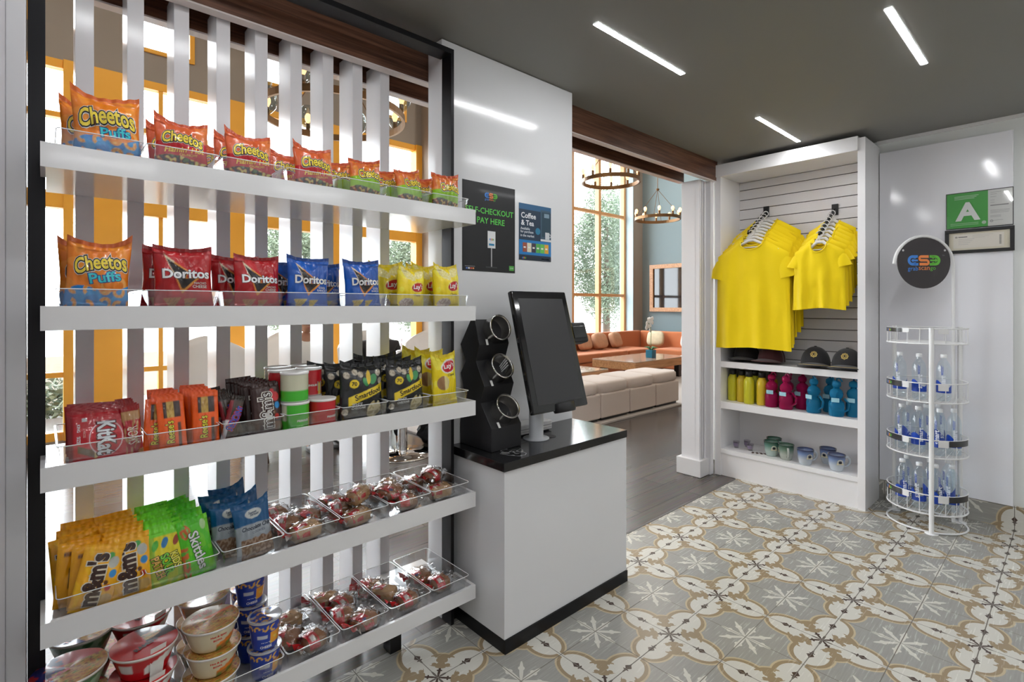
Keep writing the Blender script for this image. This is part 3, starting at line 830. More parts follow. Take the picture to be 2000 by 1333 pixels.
def shirt_row(y, zw, ze, w, L, n, size, label_s, label_h, xend):
    s0 = h0 = None
    for k in range(n):
        t = (k + .55) / n                      # 0 = front
        x = (4.492 - .36) + .34 * t * .92 - .012
        z = ze + (zw - ze) * t * .92
        yaw = math.radians(-90 + random.uniform(-4, 4) + (3 if k == 0 else 0))
        zz = z - .080
        lab = '%s %s, %s on its rail' % (label_s, 'with a smooth front' if k == 0 else 'hanging behind the others' if k > 0 else '', ORD[k] + (' counted from the front' if k else 'most'))
        lab = ('frontmost ' + label_s) if k == 0 else '%s, %s from the front' % (label_s, ORD[k])
        lh = ('frontmost ' + label_h) if k == 0 else '%s, %s from the front' % (label_h, ORD[k])
        yy = y + random.uniform(-.008, .008)
        if s0 is None:
            s0 = shirt_mesh(w, L, 1.3).build('t_shirt', SHIRT, None, solid=0)
            tag(s0, lab, 'shirt', label_s.replace('shirt', 'shirts'))
            h0 = thing('hanger', lh, 'hanger', (0, 0, 0), group=label_h + 's')
            hanger_mb(w).build('frame', HANG, h0)
            so, ho = s0, h0
        else:
            so = dup(s0, label=lab); ho = dup(h0, label=lh)
            if k % 2: so.data = shirt_mesh(w * .99, L * 1.01, 1.3 + k).mesh('t_shirt', SHIRT)
        ho.location = (x, y, zz); ho.rotation_euler = (0, 0, math.radians(-90))
        so.location = (x, yy, zz - L + .008 + .018); so.rotation_euler = (0, 0, yaw)
shirt_row(1.748, H + .80, H + .575, .57, .87, 8, 'large', 'large yellow cotton shirt on the left rail', 'white hanger under a large yellow shirt', 0)
shirt_row(1.263, H + .745, H + .515, .335, .50, 7, 'small', 'small yellow cotton shirt on the right rail', 'white hanger under a small yellow shirt', 0)

# caps
def cap(name, label, loc, rz, c, crest=True):
    t = thing(name, label, 'cap', loc, rz, group='baseball caps on the cabinet shelf')
    m_ = mat(name + '_cloth_%0.3f' % c[0], c, rough=.85, sheen=.2)
    m = MB()
    m.grid(30, 14, lambda u, v: (lambda a, e: (.098 * math.cos(a) * math.cos(e), .108 * math.sin(a) * math.cos(e), 0.012 + .140 * math.sin(e) ** .85))(2 * PI * u, v * PI / 2))
    m.lathe([(0, .155), (.007, .155), (.008, .149)], n=12)
    m.build('crown', m_, t, solid=.002)
    m = MB()
    def br(u, v):
        a = math.radians(-90 + (u - .5) * 130)
        r = 1 + v * .80 * math.cos((u - .5) * 2.6)
        return (.098 * math.cos(a) * r, .108 * math.sin(a) * r, .016 - .010 * v + .020 * (1 - ((u - .5) * 2) ** 2) * (1 - v * .2))
    m.grid(20, 8, br); m.build('brim', m_, t, solid=.004)
    if crest:
        m = MB()
        def cf(a, b):
            e = .62 + b / .12; h_ = -PI / 2 + a / .085
            return (.0995 * math.cos(h_) * math.cos(e), .1095 * math.sin(h_) * math.cos(e), .0128 + .142 * math.sin(e) ** .85)
        disc(m, 0, .0, .023, cf, (.55, .40, .12), 18, .017); disc(m, 0, 0, .013, cf, (.55, .40, .12), 10, .008)
        for k in range(8):
            a = k * PI / 4; m.add([cf(.016 * math.cos(a - .2), .016 * math.sin(a - .2)), cf(.016 * math.cos(a + .2), .016 * math.sin(a + .2)), cf(.029 * math.cos(a), .029 * math.sin(a))], [(0, 1, 2)], 0, (.6, .45, .15))
        m.build('crest', printed('gold_thread', rough=.4, coat=0, metal=.3), t)['label'] = 'round gold embroidered crest'
        m = MB(); m.tube([br(.15 + .7 * i / 12, .72) [:2] + (br(.15 + .7 * i / 12, .72)[2] + .0045,) for i in range(13)], .0018, 6); m.build('brim_trim', mat('gold_trim', (.5, .36, .1), rough=.4), t)
    return t
zA = H - .456
cap('baseball_cap', 'black cap with gold crest nearest the small yellow shirts, left one of two', (4.285, 1.335, zA), math.radians(-80), (.016, .015, .017))
cap('baseball_cap', 'black cap with gold crest against the right side of the cabinet', (4.275, 1.125, zA), math.radians(-86), (.017, .016, .018))
cap('baseball_cap', 'dark maroon cap lying behind the yellow shirt hems', (4.31, 1.66, zA), math.radians(-95), (.06, .012, .014), crest=False)
cap('baseball_cap', 'black cap half hidden left of the maroon cap', (4.34, 1.87, zA), math.radians(-90), (.018, .014, .014), crest=False)

# yellow bottles
zB = H - .787
def ybottle(loc, label, c, rz=0):
    t = thing('drink_bottle', label, 'bottle', loc, rz, group='yellow drink bottles in the cabinet')
    MB().lathe([(0, 0), (.031, 0), (.034, .004), (.034, .155), (.030, .172), (.023, .180), (.023, .192), (0, .192)], n=24).build('body', mat('yellow_enamel_%.2f' % c[0], c, rough=.3, coat=.3), t)
    MB().lathe([(0, .192), (.024, .192), (.024, .225), (.020, .23), (0, .23)], n=20).build('cap', BLACKP, t)
    t.scale = (1.15, 1.15, 1.13)
    return t
YL = (.62, .58, .02); YO = (.68, .48, .02)
yb_ = ybottle((4.27, 1.955, zB), 'yellow bottle at the far left end of the cabinet shelf', YL)
for i, (x, y, c, s) in enumerate(((4.26, 1.875, YO, 'golden yellow bottle second from the left end'), (4.215, 1.798, YL, 'bright yellow bottle third from the left, nearest the front'), (4.32, 1.79, YL, 'yellow bottle standing behind the third one'), (4.235, 1.705, YO, 'golden bottle at the right end of the yellow bottles'), (4.33, 1.66, YO, 'golden bottle behind the right end of the yellow row'))):
    ybottle((x, y, zB), s, c)
# coloured clear bottles
def sipper(loc, label, name, c, rz=0, s=1.0):
    t = thing('sipper_bottle', label, 'bottle', loc, rz, group='coloured see-through sipper bottles')
    cm = mat(name, c, rough=.06, trans=.72, spec=.6, ior=1.25)
    MB().lathe([(0, 0), (.038, 0), (.042, .006), (.042, .085), (.038, .098), (.026, .108), (.024, .118), (.034, .132), (.038, .155), (.032, .175), (.018, .188), (.016, .20), (0, .20)], n=24).build('body', cm, t)
    MB().lathe([(0, .2), (.022, .2), (.026, .212), (.024, .232), (.010, .243), (0, .243)], n=20).build('cap', cm, t)
    MB().tube([(0, 0, .24), (.004, -.01, .258), (.02, -.02, .262), (.034, -.02, .24)], .005, 8).build('spout', cm, t)
    MB().tube([(.036, 0, .03), (.062, 0, .05), (.066, 0, .09), (.04, 0, .125)], .007, 8).build('handle', cm, t)
    MB().box(-.022, -.0445, .100, .020, -.041, .128).build('hang_tag', mat('pale_blue_tag', (.35, .62, .72), rough=.5), t)
    t.scale = (1.16, 1.16, 1.04)
    return t
mg = (.90, .02, .20); bl = (.03, .46, .90)
for x, y, nm, c, s in ((4.22, 1.625, 'magenta_plastic', mg, 'magenta see-through bottle with pale tag beside the yellow bottles'), (4.20, 1.512, 'magenta_plastic', mg, 'magenta see-through bottle in the middle, nearest the front'), (4.31, 1.54, 'magenta_plastic', mg, 'magenta bottle behind the other two magenta ones'),
                       (4.30, 1.43, 'magenta_plastic', mg, 'magenta bottle right of the rest, near the blue ones'), (4.215, 1.325, 'blue_plastic', bl, 'leftmost blue see-through bottle'), (4.33, 1.25, 'blue_plastic', bl, 'blue see-through bottle at the back, second from left'), (4.205, 1.175, 'blue_plastic', bl, 'blue see-through bottle with wide handle near the front'), (4.27, 1.085, 'blue_plastic', bl, 'blue see-through bottle touching the right side of the cabinet')):
    sipper((x, y, zB), s, nm, c, math.radians(-90 + random.uniform(-25, 25)))
# mugs
zC = H - 1.178
MUG = printed('glazed_stoneware', rough=.12, coat=.6)
def mug(loc, label, c1, c2, c3, rz):
    t = thing('mug', label, 'mug', loc, rz, group='glazed mugs on the lowest cabinet shelf')
    def cf(a, t_, r, z):
        k = z / .098 + .06 * math.sin(a * 3)
        return c3 if k > .86 else (c1 if k > .45 else c2)
    m = MB()
    m.lathe([(0, .0), (.030, 0), (.034, .006), (.042, .035), (.045, .07), (.048, .096), (.0485, .098), (.045, .098), (.042, .07), (.036, .02), (.02, .012), (0, .012)], n=32, colf=cf)
    def lf(a, b):
        th = -PI / 2 + a / .045; return (.0466 * math.cos(th), .0466 * math.sin(th), .055 + b)
    disc(m, 0, .004, .016, lf, (.65, .62, .5), 16, .011)
    m.add([lf(-.018, -.012), lf(.018, -.012), lf(.018, -.002), lf(-.018, -.002)], [(0, 1, 2, 3)], 0, (.75, .68, .42))
    m.add([lf(-.008, -.004), lf(.008, -.004), lf(.008, .010), lf(-.008, .010)], [(0, 1, 2, 3)], 0, (.02, .02, .025))
    m.build('body', MUG, t)
    MB().tube([(.043, 0, .078), (.062, 0, .082), (.074, 0, .066), (.072, 0, .044), (.058, 0, .028), (.038, 0, .024)], [.006, .007, .007, .007, .006, .006], 10, col=c2).build('handle', MUG, t)
    t.scale = (1.18, 1.18, 1.18)
    return t
g = ((.10, .24, .19), (.42, .52, .48), (.012, .055, .03)); b_ = ((.16, .24, .45), (.50, .55, .60), (.012, .018, .07))
mug((4.245, 1.635, zC), 'green glazed mug at the front left, dark green rim, handle to the right', *g, math.radians(-50))
mug((4.36, 1.66, zC), 'green glazed mug hidden behind the front left one', *g, math.radians(-110))
mug((4.225, 1.52, zC), 'green glazed mug between the other green mug and the blue ones', (.13, .22, .16), (.40, .43, .38), g[2], math.radians(-150))
mug((4.195, 1.375, zC), 'blue glazed mug left of the other blue ones, handle at the front', *b_, math.radians(-40))
mug((4.345, 1.27, zC), 'blue glazed mug at the back between the two front blue mugs', *b_, math.radians(-100))
mug((4.21, 1.175, zC), 'blue glazed mug nearest the right side of the cabinet', *b_, math.radians(-50))
CG = clear('small_clear_glass', (.88, .86, .9), refl=1.2, base=.06)
for i, (x, y) in enumerate(((4.27, 1.925), (4.36, 1.875), (4.27, 1.81))):
    t = thing('shot_glass', 'small clear printed glass at the left of the lowest shelf, %s' % ['leftmost', 'at the back', 'rightmost'][i], 'glass', (x, y, zC), group='small glasses on the lowest shelf')
    MB().lathe([(0, 0), (.020, 0), (.025, .055), (.0235, .055), (.019, .006), (0, .006)], n=20).build('body', CG, t)
    MB().lathe([(.0225, .015), (.0248, .040)], n=20, a0=0, a1=4).build('print', mat('grey_violet_print', (.25, .2, .3), rough=.4), t)
for i in range(4):
    t = thing('keyring', 'small brown keyring lying right of the little glasses, %s from the left' % ORD[i].replace('front', 'first'), 'keyring', (4.21 + .012 * i, 1.765 - .028 * i, zC), math.radians(20 + 10 * i), group='keyrings on the lowest shelf')
    MB().box(-.016, -.009, 0, .016, .009, .004).build('charm', mat('brown_bronze', (.10, .06, .05), rough=.4, metal=.5), t, bevel=.002)
    MB().tube([(.022 + .008 * math.cos(a), .008 * math.sin(a), .002) for a in [2 * PI * k / 12 for k in range(12)]], .001, 5, closed=True).build('ring', STEEL, t)

# ------------------------------------------------------------------ signs on the right wall
ws = 4.4885
def wf(e=.0006): return lambda Y, Z: (ws - e, Y, Z)
FR = printed('printed_card', rough=.3, coat=.5)
gr = thing('grade_sign', 'green framed sign with a big white letter A on the right wall', 'sign', (ws, .4435, H + .63))
L = lambda a, b, e: (-e, -a, b)
m = MB(); m.box(-.004, -.163, -.122, 0, .163, .118); m.build('frame', BLACKP, gr, bevel=.001)
m = MB()
def q4(m, a, b, c, d, e, col, g=L): m.add([g(a, c, e), g(b, c, e), g(b, d, e), g(a, d, e)], [(0, 1, 2, 3)], 0, col)
q4(m, -.159, .045, -.117, .113, .0046, (.05, .34, .05)); q4(m, .045, .159, -.117, .113, .0046, (.62, .62, .60))
m.text('A', .112, lambda a, b: L(a - .053, b - .010, .0052), (.70, .72, .70), off=.04)
for i in range(3): q4(m, -.12, .0 - .01 * i, .090 - .009 * i, .094 - .009 * i, .0052, (.35, .55, .35))
for i in range(2): q4(m, -.14, -.0, -.088 - .010 * i, -.085 - .010 * i, .0052, (.35, .55, .35))
for i, (z, w_) in enumerate(((.095, .05), (.083, .03), (.066, .028), (.045, .02), (.03, .02), (.01, .085), (-.02, .09), (-.028, .09), (-.036, .085), (-.055, .05), (-.062, .05), (-.085, .06))):
    q4(m, .056, .056 + w_, z, z + (.006 if w_ == .085 and z > 0 else .003), .0052, (.22, .22, .22) if z < .02 and z > 0 else (.4, .4, .4))
disc(m, .062, -.086, .008, lambda a, b: L(a, b, .0052), (.3, .3, .3), 14, .004)
disc(m, .026, -.090, .011, lambda a, b: L(a, b, .0052), (.40, .50, .40), 14)
m.build('print', FR, gr)
MB().box(-.0062, -.161, -.120, -.0056, .161, .116).build('cover', clear('sign_cover', (1, 1, 1), refl=1.0, base=0), gr)
ce = thing('certificate', 'black framed cream certificate below the green letter sign', 'frame', (ws, .4435, H + .425))
m = MB(); m.box(-.016, -.168, -.078, 0, .168, -.058).box(-.016, -.168, .058, 0, .168, .078).box(-.016, -.168, -.058, 0, -.147, .058).box(-.016, .147, -.058, 0, .168, .058)
m.build('frame', BLACKP, ce, bevel=.0015)
m = MB(); q4(m, -.147, .147, -.058, .058, .005, (.62, .57, .45)); q4(m, -.125, .12, -.045, .045, .0054, (.66, .62, .55))
for i in range(4): q4(m, -.1, -.02 - .01 * i, .012 - .011 * i, .014 - .011 * i, .0058, (.42, .40, .42))
q4(m, -.1, -.055, .026, .031, .0058, (.1, .1, .1)); disc(m, -.11, .028, .006, lambda a, b: L(a, b, .0058), (.1, .1, .1), 12, .003)
for i in range(3): q4(m, -.03, .07 - .02 * i, .036 - .008 * i, .038 - .008 * i, .0058, (.5, .47, .42))
for i in range(12): q4(m, .098, .108, -.03 + .005 * i, -.0275 + .005 * i, .0058, (.05, .05, .05))
m.build('print', FR, ce)

# ------------------------------------------------------------------ water rack
RKx, RKy = 4.235, .672
rk = thing('bottle_rack', 'white round wire rack with three tiers of water bottles', 'rack', (RKx, RKy, 0))
RW = mat('white_powder_coated_wire', (.80, .80, .80), rough=.35)
R = .205
def ring(z, r=R, rr=.004, m=None):
    m = m or MB(); m.tube([(r * math.cos(a), r * math.sin(a), z) for a in [2 * PI * k / 48 for k in range(48)]], rr, 6, closed=True); return m
def band(z0, z1, r, a0, a1, col, m):
    m.lathe([(r, z0), (r, z1)], n=24, a0=a0, a1=a1, col=col); m.lathe([(r - .002, z1), (r - .002, z0)], n=24, a0=a0, a1=a1, col=(.7, .7, .7)); return m
tiers = [(H - .142, H - .235), (H - .480, H - .597), (H - .827, H - .935), (H - 1.167, H - 1.285)]
m = ring(.008, rr=.006); m.build('base_ring', RW, rk)
facing = math.atan2(-RKy, -RKx)
for i, (zt, zb) in enumerate(tiers):
    m = ring(zt); ring(zb, rr=.005, m=m)
    for k in range(20):
        a = 2 * PI * k / 20; m.tube([(R * math.cos(a), R * math.sin(a), zb), (R * math.cos(a), R * math.sin(a), zt)], .0022, 5)
    for k in range(-6, 7):
        x = k * .030; h_ = math.sqrt(max(0, R * R - x * x)); m.tube([(x, -h_, zb), (x, h_, zb)], .0018, 5)
        if i > 0: m.tube([(-h_, x, zb + .002), (h_, x, zb + .002)], .0018, 5)
    b = m.build('basket', RW, rk)
    m = MB()
    s = .034 if i else .024
    band(zt - s, zt + .002, R + .004, facing - 1.45, facing - .62, (.02, .02, .022), m)
    def lf(a, b, zt=zt): 
        th = facing - 1.12 + a / R; return ((R + .0052) * math.cos(th), (R + .0052) * math.sin(th), zt - s / 2 + b)
    logo3(m, 0, 0, .055 if i else .04, lf, words=False)
    band(zt - s, zt + .002, R + .004, facing - .60, facing - .42, (.72, .72, .72), m)
    band(zt - s - .006, zt + .002, R + .004, facing + .28, facing + .54, (.74, .74, .74), MB()).build('blank_tag', printed('printed_strip', rough=.35), b)
    m.build('price_strip', printed('printed_strip', rough=.35), b)
    if i > 1: band(zt - s, zt + .002, R + .004, facing + .55, facing + 1.3, (.02, .02, .022), MB()).build('price_strip', printed('printed_strip', rough=.35), b)
def pole(a, r=R + .006, z1=H - .135, w=.013):
    c, s_ = math.cos(a), math.sin(a)
    m = MB(); m.tube([(r * c, r * s_, .0), (r * c, r * s_, z1)], w, 10); m.lathe([(0, 0), (.035, 0), (.035, .005), (0, .006)], (r * c, r * s_, 0), 20)
    return m
pole(facing + .12).build('post', RW, rk)
pole(facing + 2.2).build('post', RW, rk)
pole(facing - 2.2).build('post', RW, rk)
# curved sign arm
pa = P(1862, 700, x=4.36)
rx, ry = FY, -FX                           # sideways axis of the sign arm
ax_, ay_ = pa.x - RKx, pa.y - RKy
m = MB(); pts = [(ax_, ay_, 0), (ax_, ay_, H + .26)]
for k in range(1, 22):
    a = PI * k / 21 * .98
    r_ = .192
    pts.append((ax_ - rx * (r_ - r_ * math.cos(a)), ay_ - ry * (r_ - r_ * math.cos(a)), H + .26 + r_ * math.sin(a)))
m.tube(pts, .0095, 10); m.build('sign_arm', RW, rk)
scx, scy = ax_ - rx * .192, ay_ - ry * .192
m = MB(); N3 = Vector((-FX, -FY, 0)).normalized().to_track_quat('Z', 'Y').to_matrix()
Mx = Matrix(((rx, 0, -FX), (ry, 0, -FY), (0, 1, 0)))
cS = Vector((scx, scy, H + .285))
m.lathe([(0, -.002), (.172, -.002), (.172, .002), (0, .002)], cS, 48, M=Mx, col=(.028, .022, .024), smooth=False)
f = lambda a, b: cS + Mx @ Vector((a, b, .0028))
logo3(m, 0, .010, .225, f)
m.text('TM', .014, lambda a, b: cS + Mx @ Vector((a + .125, b + .042, .0028)), (.25, .25, .25))
for s_ in (-1, 1): disc(m, s_ * .135, .075, .007, f, (.6, .6, .6), 14)
sd = m.build('sign_disc', printed('black_sign_disc', rough=.35, coat=.2), rk); sd['label'] = 'round black sign with three linked marks in blue, orange and green'

PET = clear('clear_bottle_plastic', (.93, .97, .99), refl=.55, ior=1.35, base=.05, rough=.08)
WLAB = printed('bottle_print', rough=.3, coat=.3)
bt0 = None
def water_mesh():
    pr_ = [(0, .004), (.028, .0), (.036, .006), (.037, .03), (.036, .10), (.0375, .175), (.036, .205), (.030, .228), (.020, .245), (.0135, .255), (.0135, .268)]
    return pr_
spots = []
def water(x, y, z, rot, label):
    global bt0
    if bt0 is None:
        bt0 = thing('water_bottle', label, 'bottle', (x, y, z), rot, group='clear water bottles in the rack')
        MB().lathe(water_mesh(), n=28).build('body', PET, bt0)
        MB().lathe([(.0155, .266), (.016, .268), (.016, .285), (.014, .288), (0, .288)], n=20).build('cap', mat('white_cap', (.78, .8, .82), rough=.35), bt0)
        m = MB()
        # blue printed panel with a wavy upper edge
        def lb(u, v):
            a = -PI / 2 + (u - .5) * 3.4
            zt = .105 + .022 * math.sin(u * 7)
            return (.0378 * math.cos(a), .0378 * math.sin(a), .05 + (zt - .05) * v)
        m.grid(24, 4, lb, col=(.01, .06, .42))
        def tf(a, b):
            th = -PI / 2 + (-b) / .038; return (.0386 * math.cos(th), .0386 * math.sin(th), .115 + a)
        m.text('smart', .085, tf, (.85, .88, .95), off=.02)
        m.text('water', .06, lambda a, b: tf(a + .075, b + .006), (.03, .10, .55), off=.0)
        m.build('label_print', WLAB, bt0)
    else: dup(bt0, (x, y, z), (0, 0, rot), label)
ang = facing
def rk_at(s, d):      # sideways (right positive) and towards the camera
    c, sn = math.cos(ang), math.sin(ang)
    return RKx + c * d + sn * s * -1 * -1, RKy + sn * d - c * s * -1 * -1
tn = ['top', 'middle', 'lowest']
lay = [[(-.135, .05), (-.035, .115), (.085, .09)], [(-.125, .05), (-.040, .10), (.0, -.02), (.065, .115), (.135, .06), (-.09, -.07), (.06, -.09)], [(-.120, .09), (-.035, .12), (.045, .115), (.125, .07), (.02, -.01), (-.10, -.03), (.11, -.06)]]
pn = {3: ['left', 'middle', 'right'], 7: ['left end', 'second from the left', 'centre, set back', 'just right of the front post', 'right end', 'back left', 'back right']}
for i, L_ in enumerate(lay):
    for j, (s_, d_) in enumerate(L_):
        x, y = rk_at(-s_, d_)
        nm = {3: pn[3], 7: pn[7]}[len(L_)][j]
        water(x, y, tiers[i + 1][1] + .007, ang + PI / 2 + random.uniform(-.7, .7), 'clear water bottle, %s tier of the rack, %s' % (tn[i], nm))
# ------------------------------------------------------------------ snack shelf stock
FILM = printed('glossy_printed_film', rough=.26, coat=.45, bump=(55, .0022))
def ell(u, v, cx, cy, rx, ry, rot=0):
    x = u - cx; y = v - cy
    if rot: x, y = x * math.cos(rot) + y * math.sin(rot), -x * math.sin(rot) + y * math.cos(rot)
    return (x / rx) ** 2 + (y / ry) ** 2 < 1
def nz(u, v, f, s=0): return noise.noise(Vector((u * f, v * f, s)))

def bag(w, h, D, design, texts, seed=0, nu=76, nv=84, lift=(0, 0), crimp=.06, back=None, pinch=.06, wr=1.0):
    """pillow bag standing on its lower seal; u,v are 0..1 across and up the front"""
    m = MB()
    def prof(u, v):
        a = max(0.0, 1 - abs(2 * u - 1) ** 2.4) ** .55
        vv = (v - crimp) / (1 - 2 * crimp)
        b = 0 if vv <= 0 or vv >= 1 else math.sin(PI * vv) ** .5
        return a * b
    def xz(u, v):
        U = 2 * u - 1
        k = 1 - pinch * math.sin(PI * v) ** 2 * (abs(U) ** 3)
        x = U * w / 2 * k
        z = v * h
        if v > .5:
            t = (v - .5) * 2
            z += t * t * (lift[0] * max(0, -U) ** 2.2 + lift[1] * max(0, U) ** 2.2 - .03 * h * (1 - U * U) * (1 if lift[0] + lift[1] > 0 else 0))
        return x, z
    def f(side):
        def g(u, v):
            x, z = xz(u, v)
            d = prof(u, v)
            y = side * D / 2 * d
            y += wr * (.010 * nz(u * 2.2, v * 2.2, 1.5, seed) * d + .0045 * nz(u * 5, v * 3, 2, seed + 9) * d)
            edge = min(u, 1 - u)
            if v > 1 - crimp * 2 or v < crimp * 2: y += wr * .0025 * math.sin(u * 34 + seed) * (1 if v > .5 else .4) + wr * .006 * math.sin(u * 5 + seed)
            y += side * .0004
            return (x, y, z)
        return g
    F = f(-1)
    m.grid(nu, nv, F, colf=design)
    m.grid(nu // 2, nv // 2, f(1), colf=back or (lambda u, v: design(.02, v)), flip=True)
    for t in texts:
        body, cx, cy, tw, col = t[:5]; kw = t[5] if len(t) > 5 else {}
        rot = math.radians(kw.get('rot', 0)); e = kw.get('e', 0.0); arc = kw.get('arc', 0)
        th = kw.get('h')
        def tf(a, b):
            b += arc * a * a
            a, b = a * math.cos(rot) - b * math.sin(rot), a * math.sin(rot) + b * math.cos(rot)
            u = min(.995, max(.005, cx + a / w)); v = min(.99, max(.01, cy + b / h))
            p = F(u, v); return (p[0], p[1] - .0012 - e, p[2])
        m.text(body, tw, tf, col, off=kw.get('off', .02), shear=kw.get('sh', 0), height=th, space=kw.get('sp', 1.0), res=3, split=.005)
    return m
def layered(body, cx, cy, tw, cols, offs=(.11, .075, .02), **kw):
    r = []
    for i, (c, o) in enumerate(zip(cols, offs)):
        k = dict(kw); k['off'] = o; k['e'] = kw.get('e', 0) + .0006 * i
        r.append((body, cx, cy, tw, c, k))
    return r

# ---- designs ---------------------------------------------------------
YEL = (.85, .66, .06); BLK = (.012, .012, .02); WHT = (.82, .82, .80)
def curl(u, v, k, s):
    """scattered curved snack shapes"""
    fu, fv = u * k, v * k
    iu, iv = math.floor(fu), math.floor(fv)
    r = random.Random(iu * 91 + iv * 17 + s)
    cx, cy = iu + .5 + r.uniform(-.15, .15), iv + .5 + r.uniform(-.15, .15)
    d = math.hypot(fu - cx, fv - cy); a = math.atan2(fv - cy, fu - cx) + r.uniform(0, 6.28)
    return .20 < d < .42 and math.sin(a) > -.45
def d_puffs(u, v):
    edge = .30 + .05 * math.sin(u * 7) + .06 * u
    if v < edge:
        if curl(u, v * 1.1, 4.2, 3): return (.86, .33, .05) if nz(u, v, 30) > -.1 else (.92, .50, .12)
        return (.01, .22, .60) if nz(u, v, 6) > -.1 else (.02, .32, .72)
    if v > .93: return (.62, .13, .02)
    if abs(v - .46) < .13 and u > .55 and curl(u, v, 4, 8): return (.90, .42, .10)
    return (.82, .22, .015) if nz(u, v, 4) < .15 else (.88, .30, .03)
def chips(u, v, base):
    n_ = nz(u, v, 11, 4)
    if n_ > .18: return (.62, .52, .14)
    if n_ > .05: return (.42, .10, .03)
    if n_ < -.25: return (.08, .14, .05)
    return base
def d_hot(u, v):
    if v < .27 + .04 * math.sin(u * 5): return chips(u, v, (.035, .02, .03))
    if v < .55 + .05 * u: return (.55, .012, .02)
    if v > .93: return (.55, .08, .02)
    return (.68, .12, .035) if u < .75 else (.76, .20, .05)
def d_jal(u, v):
    if v < .30 + .03 * math.sin(u * 6): return chips(u, v, (.07, .035, .02))
    if v < .56 + .10 * (u - .3): return (.28, .56, .015)
    if v > .93: return (.52, .07, .01)
    return (.70, .14, .02) if nz(u, v, 5) < .1 else (.80, .26, .04)
def tri(u, v, P3):
    s = []
    for i in range(3):
        x0, y0 = P3[i]; x1, y1 = P3[(i + 1) % 3]
        s.append((x1 - x0) * (v - y0) - (y1 - y0) * (u - x0))
    return all(a >= 0 for a in s) or all(a <= 0 for a in s)
def d_dor(base, dark, chipc):
    def d(u, v):
        if v > .93: return dark
        if tri(u, v, [(.17, .88), (.45, .27), (.56, .62)]) or tri(u, v, [(.40, .50), (.46, .28), (.76, .52)]):
            if not (tri(u, v, [(.205, .82), (.455, .33), (.54, .61)]) or tri(u, v, [(.42, .49), (.475, .335), (.69, .505)])): return (.75, .62, .42) if u < .34 else (.72, .28, .05)
            return (.02, .015, .015)
        if tri(u, v, [(.14, .21), (.44, .22), (.28, .02)]) or tri(u, v, [(.48, .20), (.70, .21), (.52, .01)]):
            return chipc if nz(u, v, 40) > -.1 else tuple(c * .7 for c in chipc)
        return base if nz(u, v, 3, 2) < .2 else tuple(min(1, c * 1.25) for c in base)
    return d
d_red = d_dor((.42, .008, .012), (.30, .006, .008), (.52, .20, .07))
d_blu = d_dor((.004, .085, .42), (.003, .05, .25), (.82, .60, .13))
def d_lays(u, v):
    if ell(u, v, .62, .53, .25, .105, .12): return (.50, .01, .025)
    if ell(u, v, .63, .535, .29, .135, .12): return (.86, .70, .10)
    if ell(u, v, .30, .82, .26, .10, -.5) or ell(u, v, .72, .84, .22, .09, .3): return (.78, .66, .20) if nz(u, v, 30) > 0 else (.84, .76, .34)
    if ell(u, v, .27, .12, .24, .15): return (.42, .30, .24) if nz(u, v, 20) > 0 else (.62, .52, .40)
    if v > .93: return (.74, .56, .02)
    return (.88, .68, .008) if nz(u, v, 3, 5) < .2 else (.90, .78, .04)
def d_smart(u, v):
    s = v - (u - .5) * .28
    if .35 < s < .50 and u > .16: return (.85, .62, .03)
    if ell(u, v, .27, .635, .095, .075): return (.85, .62, .03)
    if ell(u, v, .60, .74, .055, .13, -.1): return (.86, .60, .06)
    if ell(u, v, .70, .70, .07, .10, -.6) or ell(u, v, .52, .66, .06, .09, .7): return (.04, .28, .08)
    if ell(u, v, .76, .17, .17, .15) and not ell(u, v, .78, .33, .05, .06): return (.74, .64, .36) if nz(u, v, 16) > -.1 else (.50, .40, .18)
    for cx, cy in ((.12, .78), (.30, .84), (.42, .80), (.84, .80), (.10, .16), (.88, .66)):
        if ell(u, v, cx, cy, .065, .055): return (.62, .56, .44) if nz(u, v, 20) > -.1 else (.4, .34, .25)
    return (.013, .014, .016)
def d_lays2(u, v):
    if ell(u, v, .60, .76, .27, .105, .12): return (.55, .01, .025)
    if ell(u, v, .60, .765, .31, .13, .12): return (.82, .80, .72)
    if ell(u, v, .34, .46, .22, .13): return (.33, .17, .07) if u < .36 else (.72, .60, .26)
    if v > .94: return (.74, .56, .02)
    return (.88, .68, .008) if nz(u, v, 3, 5) < .2 else (.92, .80, .06)
def d_kit(u, v):
    r = math.hypot((u - .60) / 1.0, (v - .45) * .95)
    if .300 < r < .318: return (.80, .62, .62)
    if tri(u, v, [(.08, .30), (.36, .10), (.36, .26)]) or (.08 < u < .38 and abs(v - (.30 - .42 * (u - .05))) < .065): return (.14, .07, .03)
    if ell(u, v, .40, .14, .045, .06): return (.60, .44, .18)
    if .16 < u < .25 and .80 < v < .87: return (.6, .6, .6)
    return (.50, .006, .014) if v < .95 else (.40, .004, .01)
def d_kitb(u, v):
    if .10 < u < .22 and v < .97: return (.06, .01, .01)
    return (.48, .006, .014)
def d_gold(u, v):
    if v > .72: return (.36, .02, .02) if v > .9 else (.50, .26, .10)
    return (.40, .012, .02) if nz(u, v, 7) < .12 else (.48, .24, .10)
def d_reese(u, v):
    if .22 < u < .84 and .60 < v < .90 and not ell(u, v, .5, 1.02, .15, .10):
        if .34 < u < .60: return (.60, .38, .08) if nz(u, v, 14) > -.15 else (.46, .26, .05)
        return (.05, .02, .012)
    if .70 < u < .82 and .04 < v < .50: return (.10, .04, .02)
    return (.92, .12, .008)
def d_snick(u, v):
    if v > .88: return (.03, .02, .015)
    if u < .30 and v < .45: return (.70, .70, .74)
    return (.045, .022, .014) if u > .22 else (.25, .02, .03)
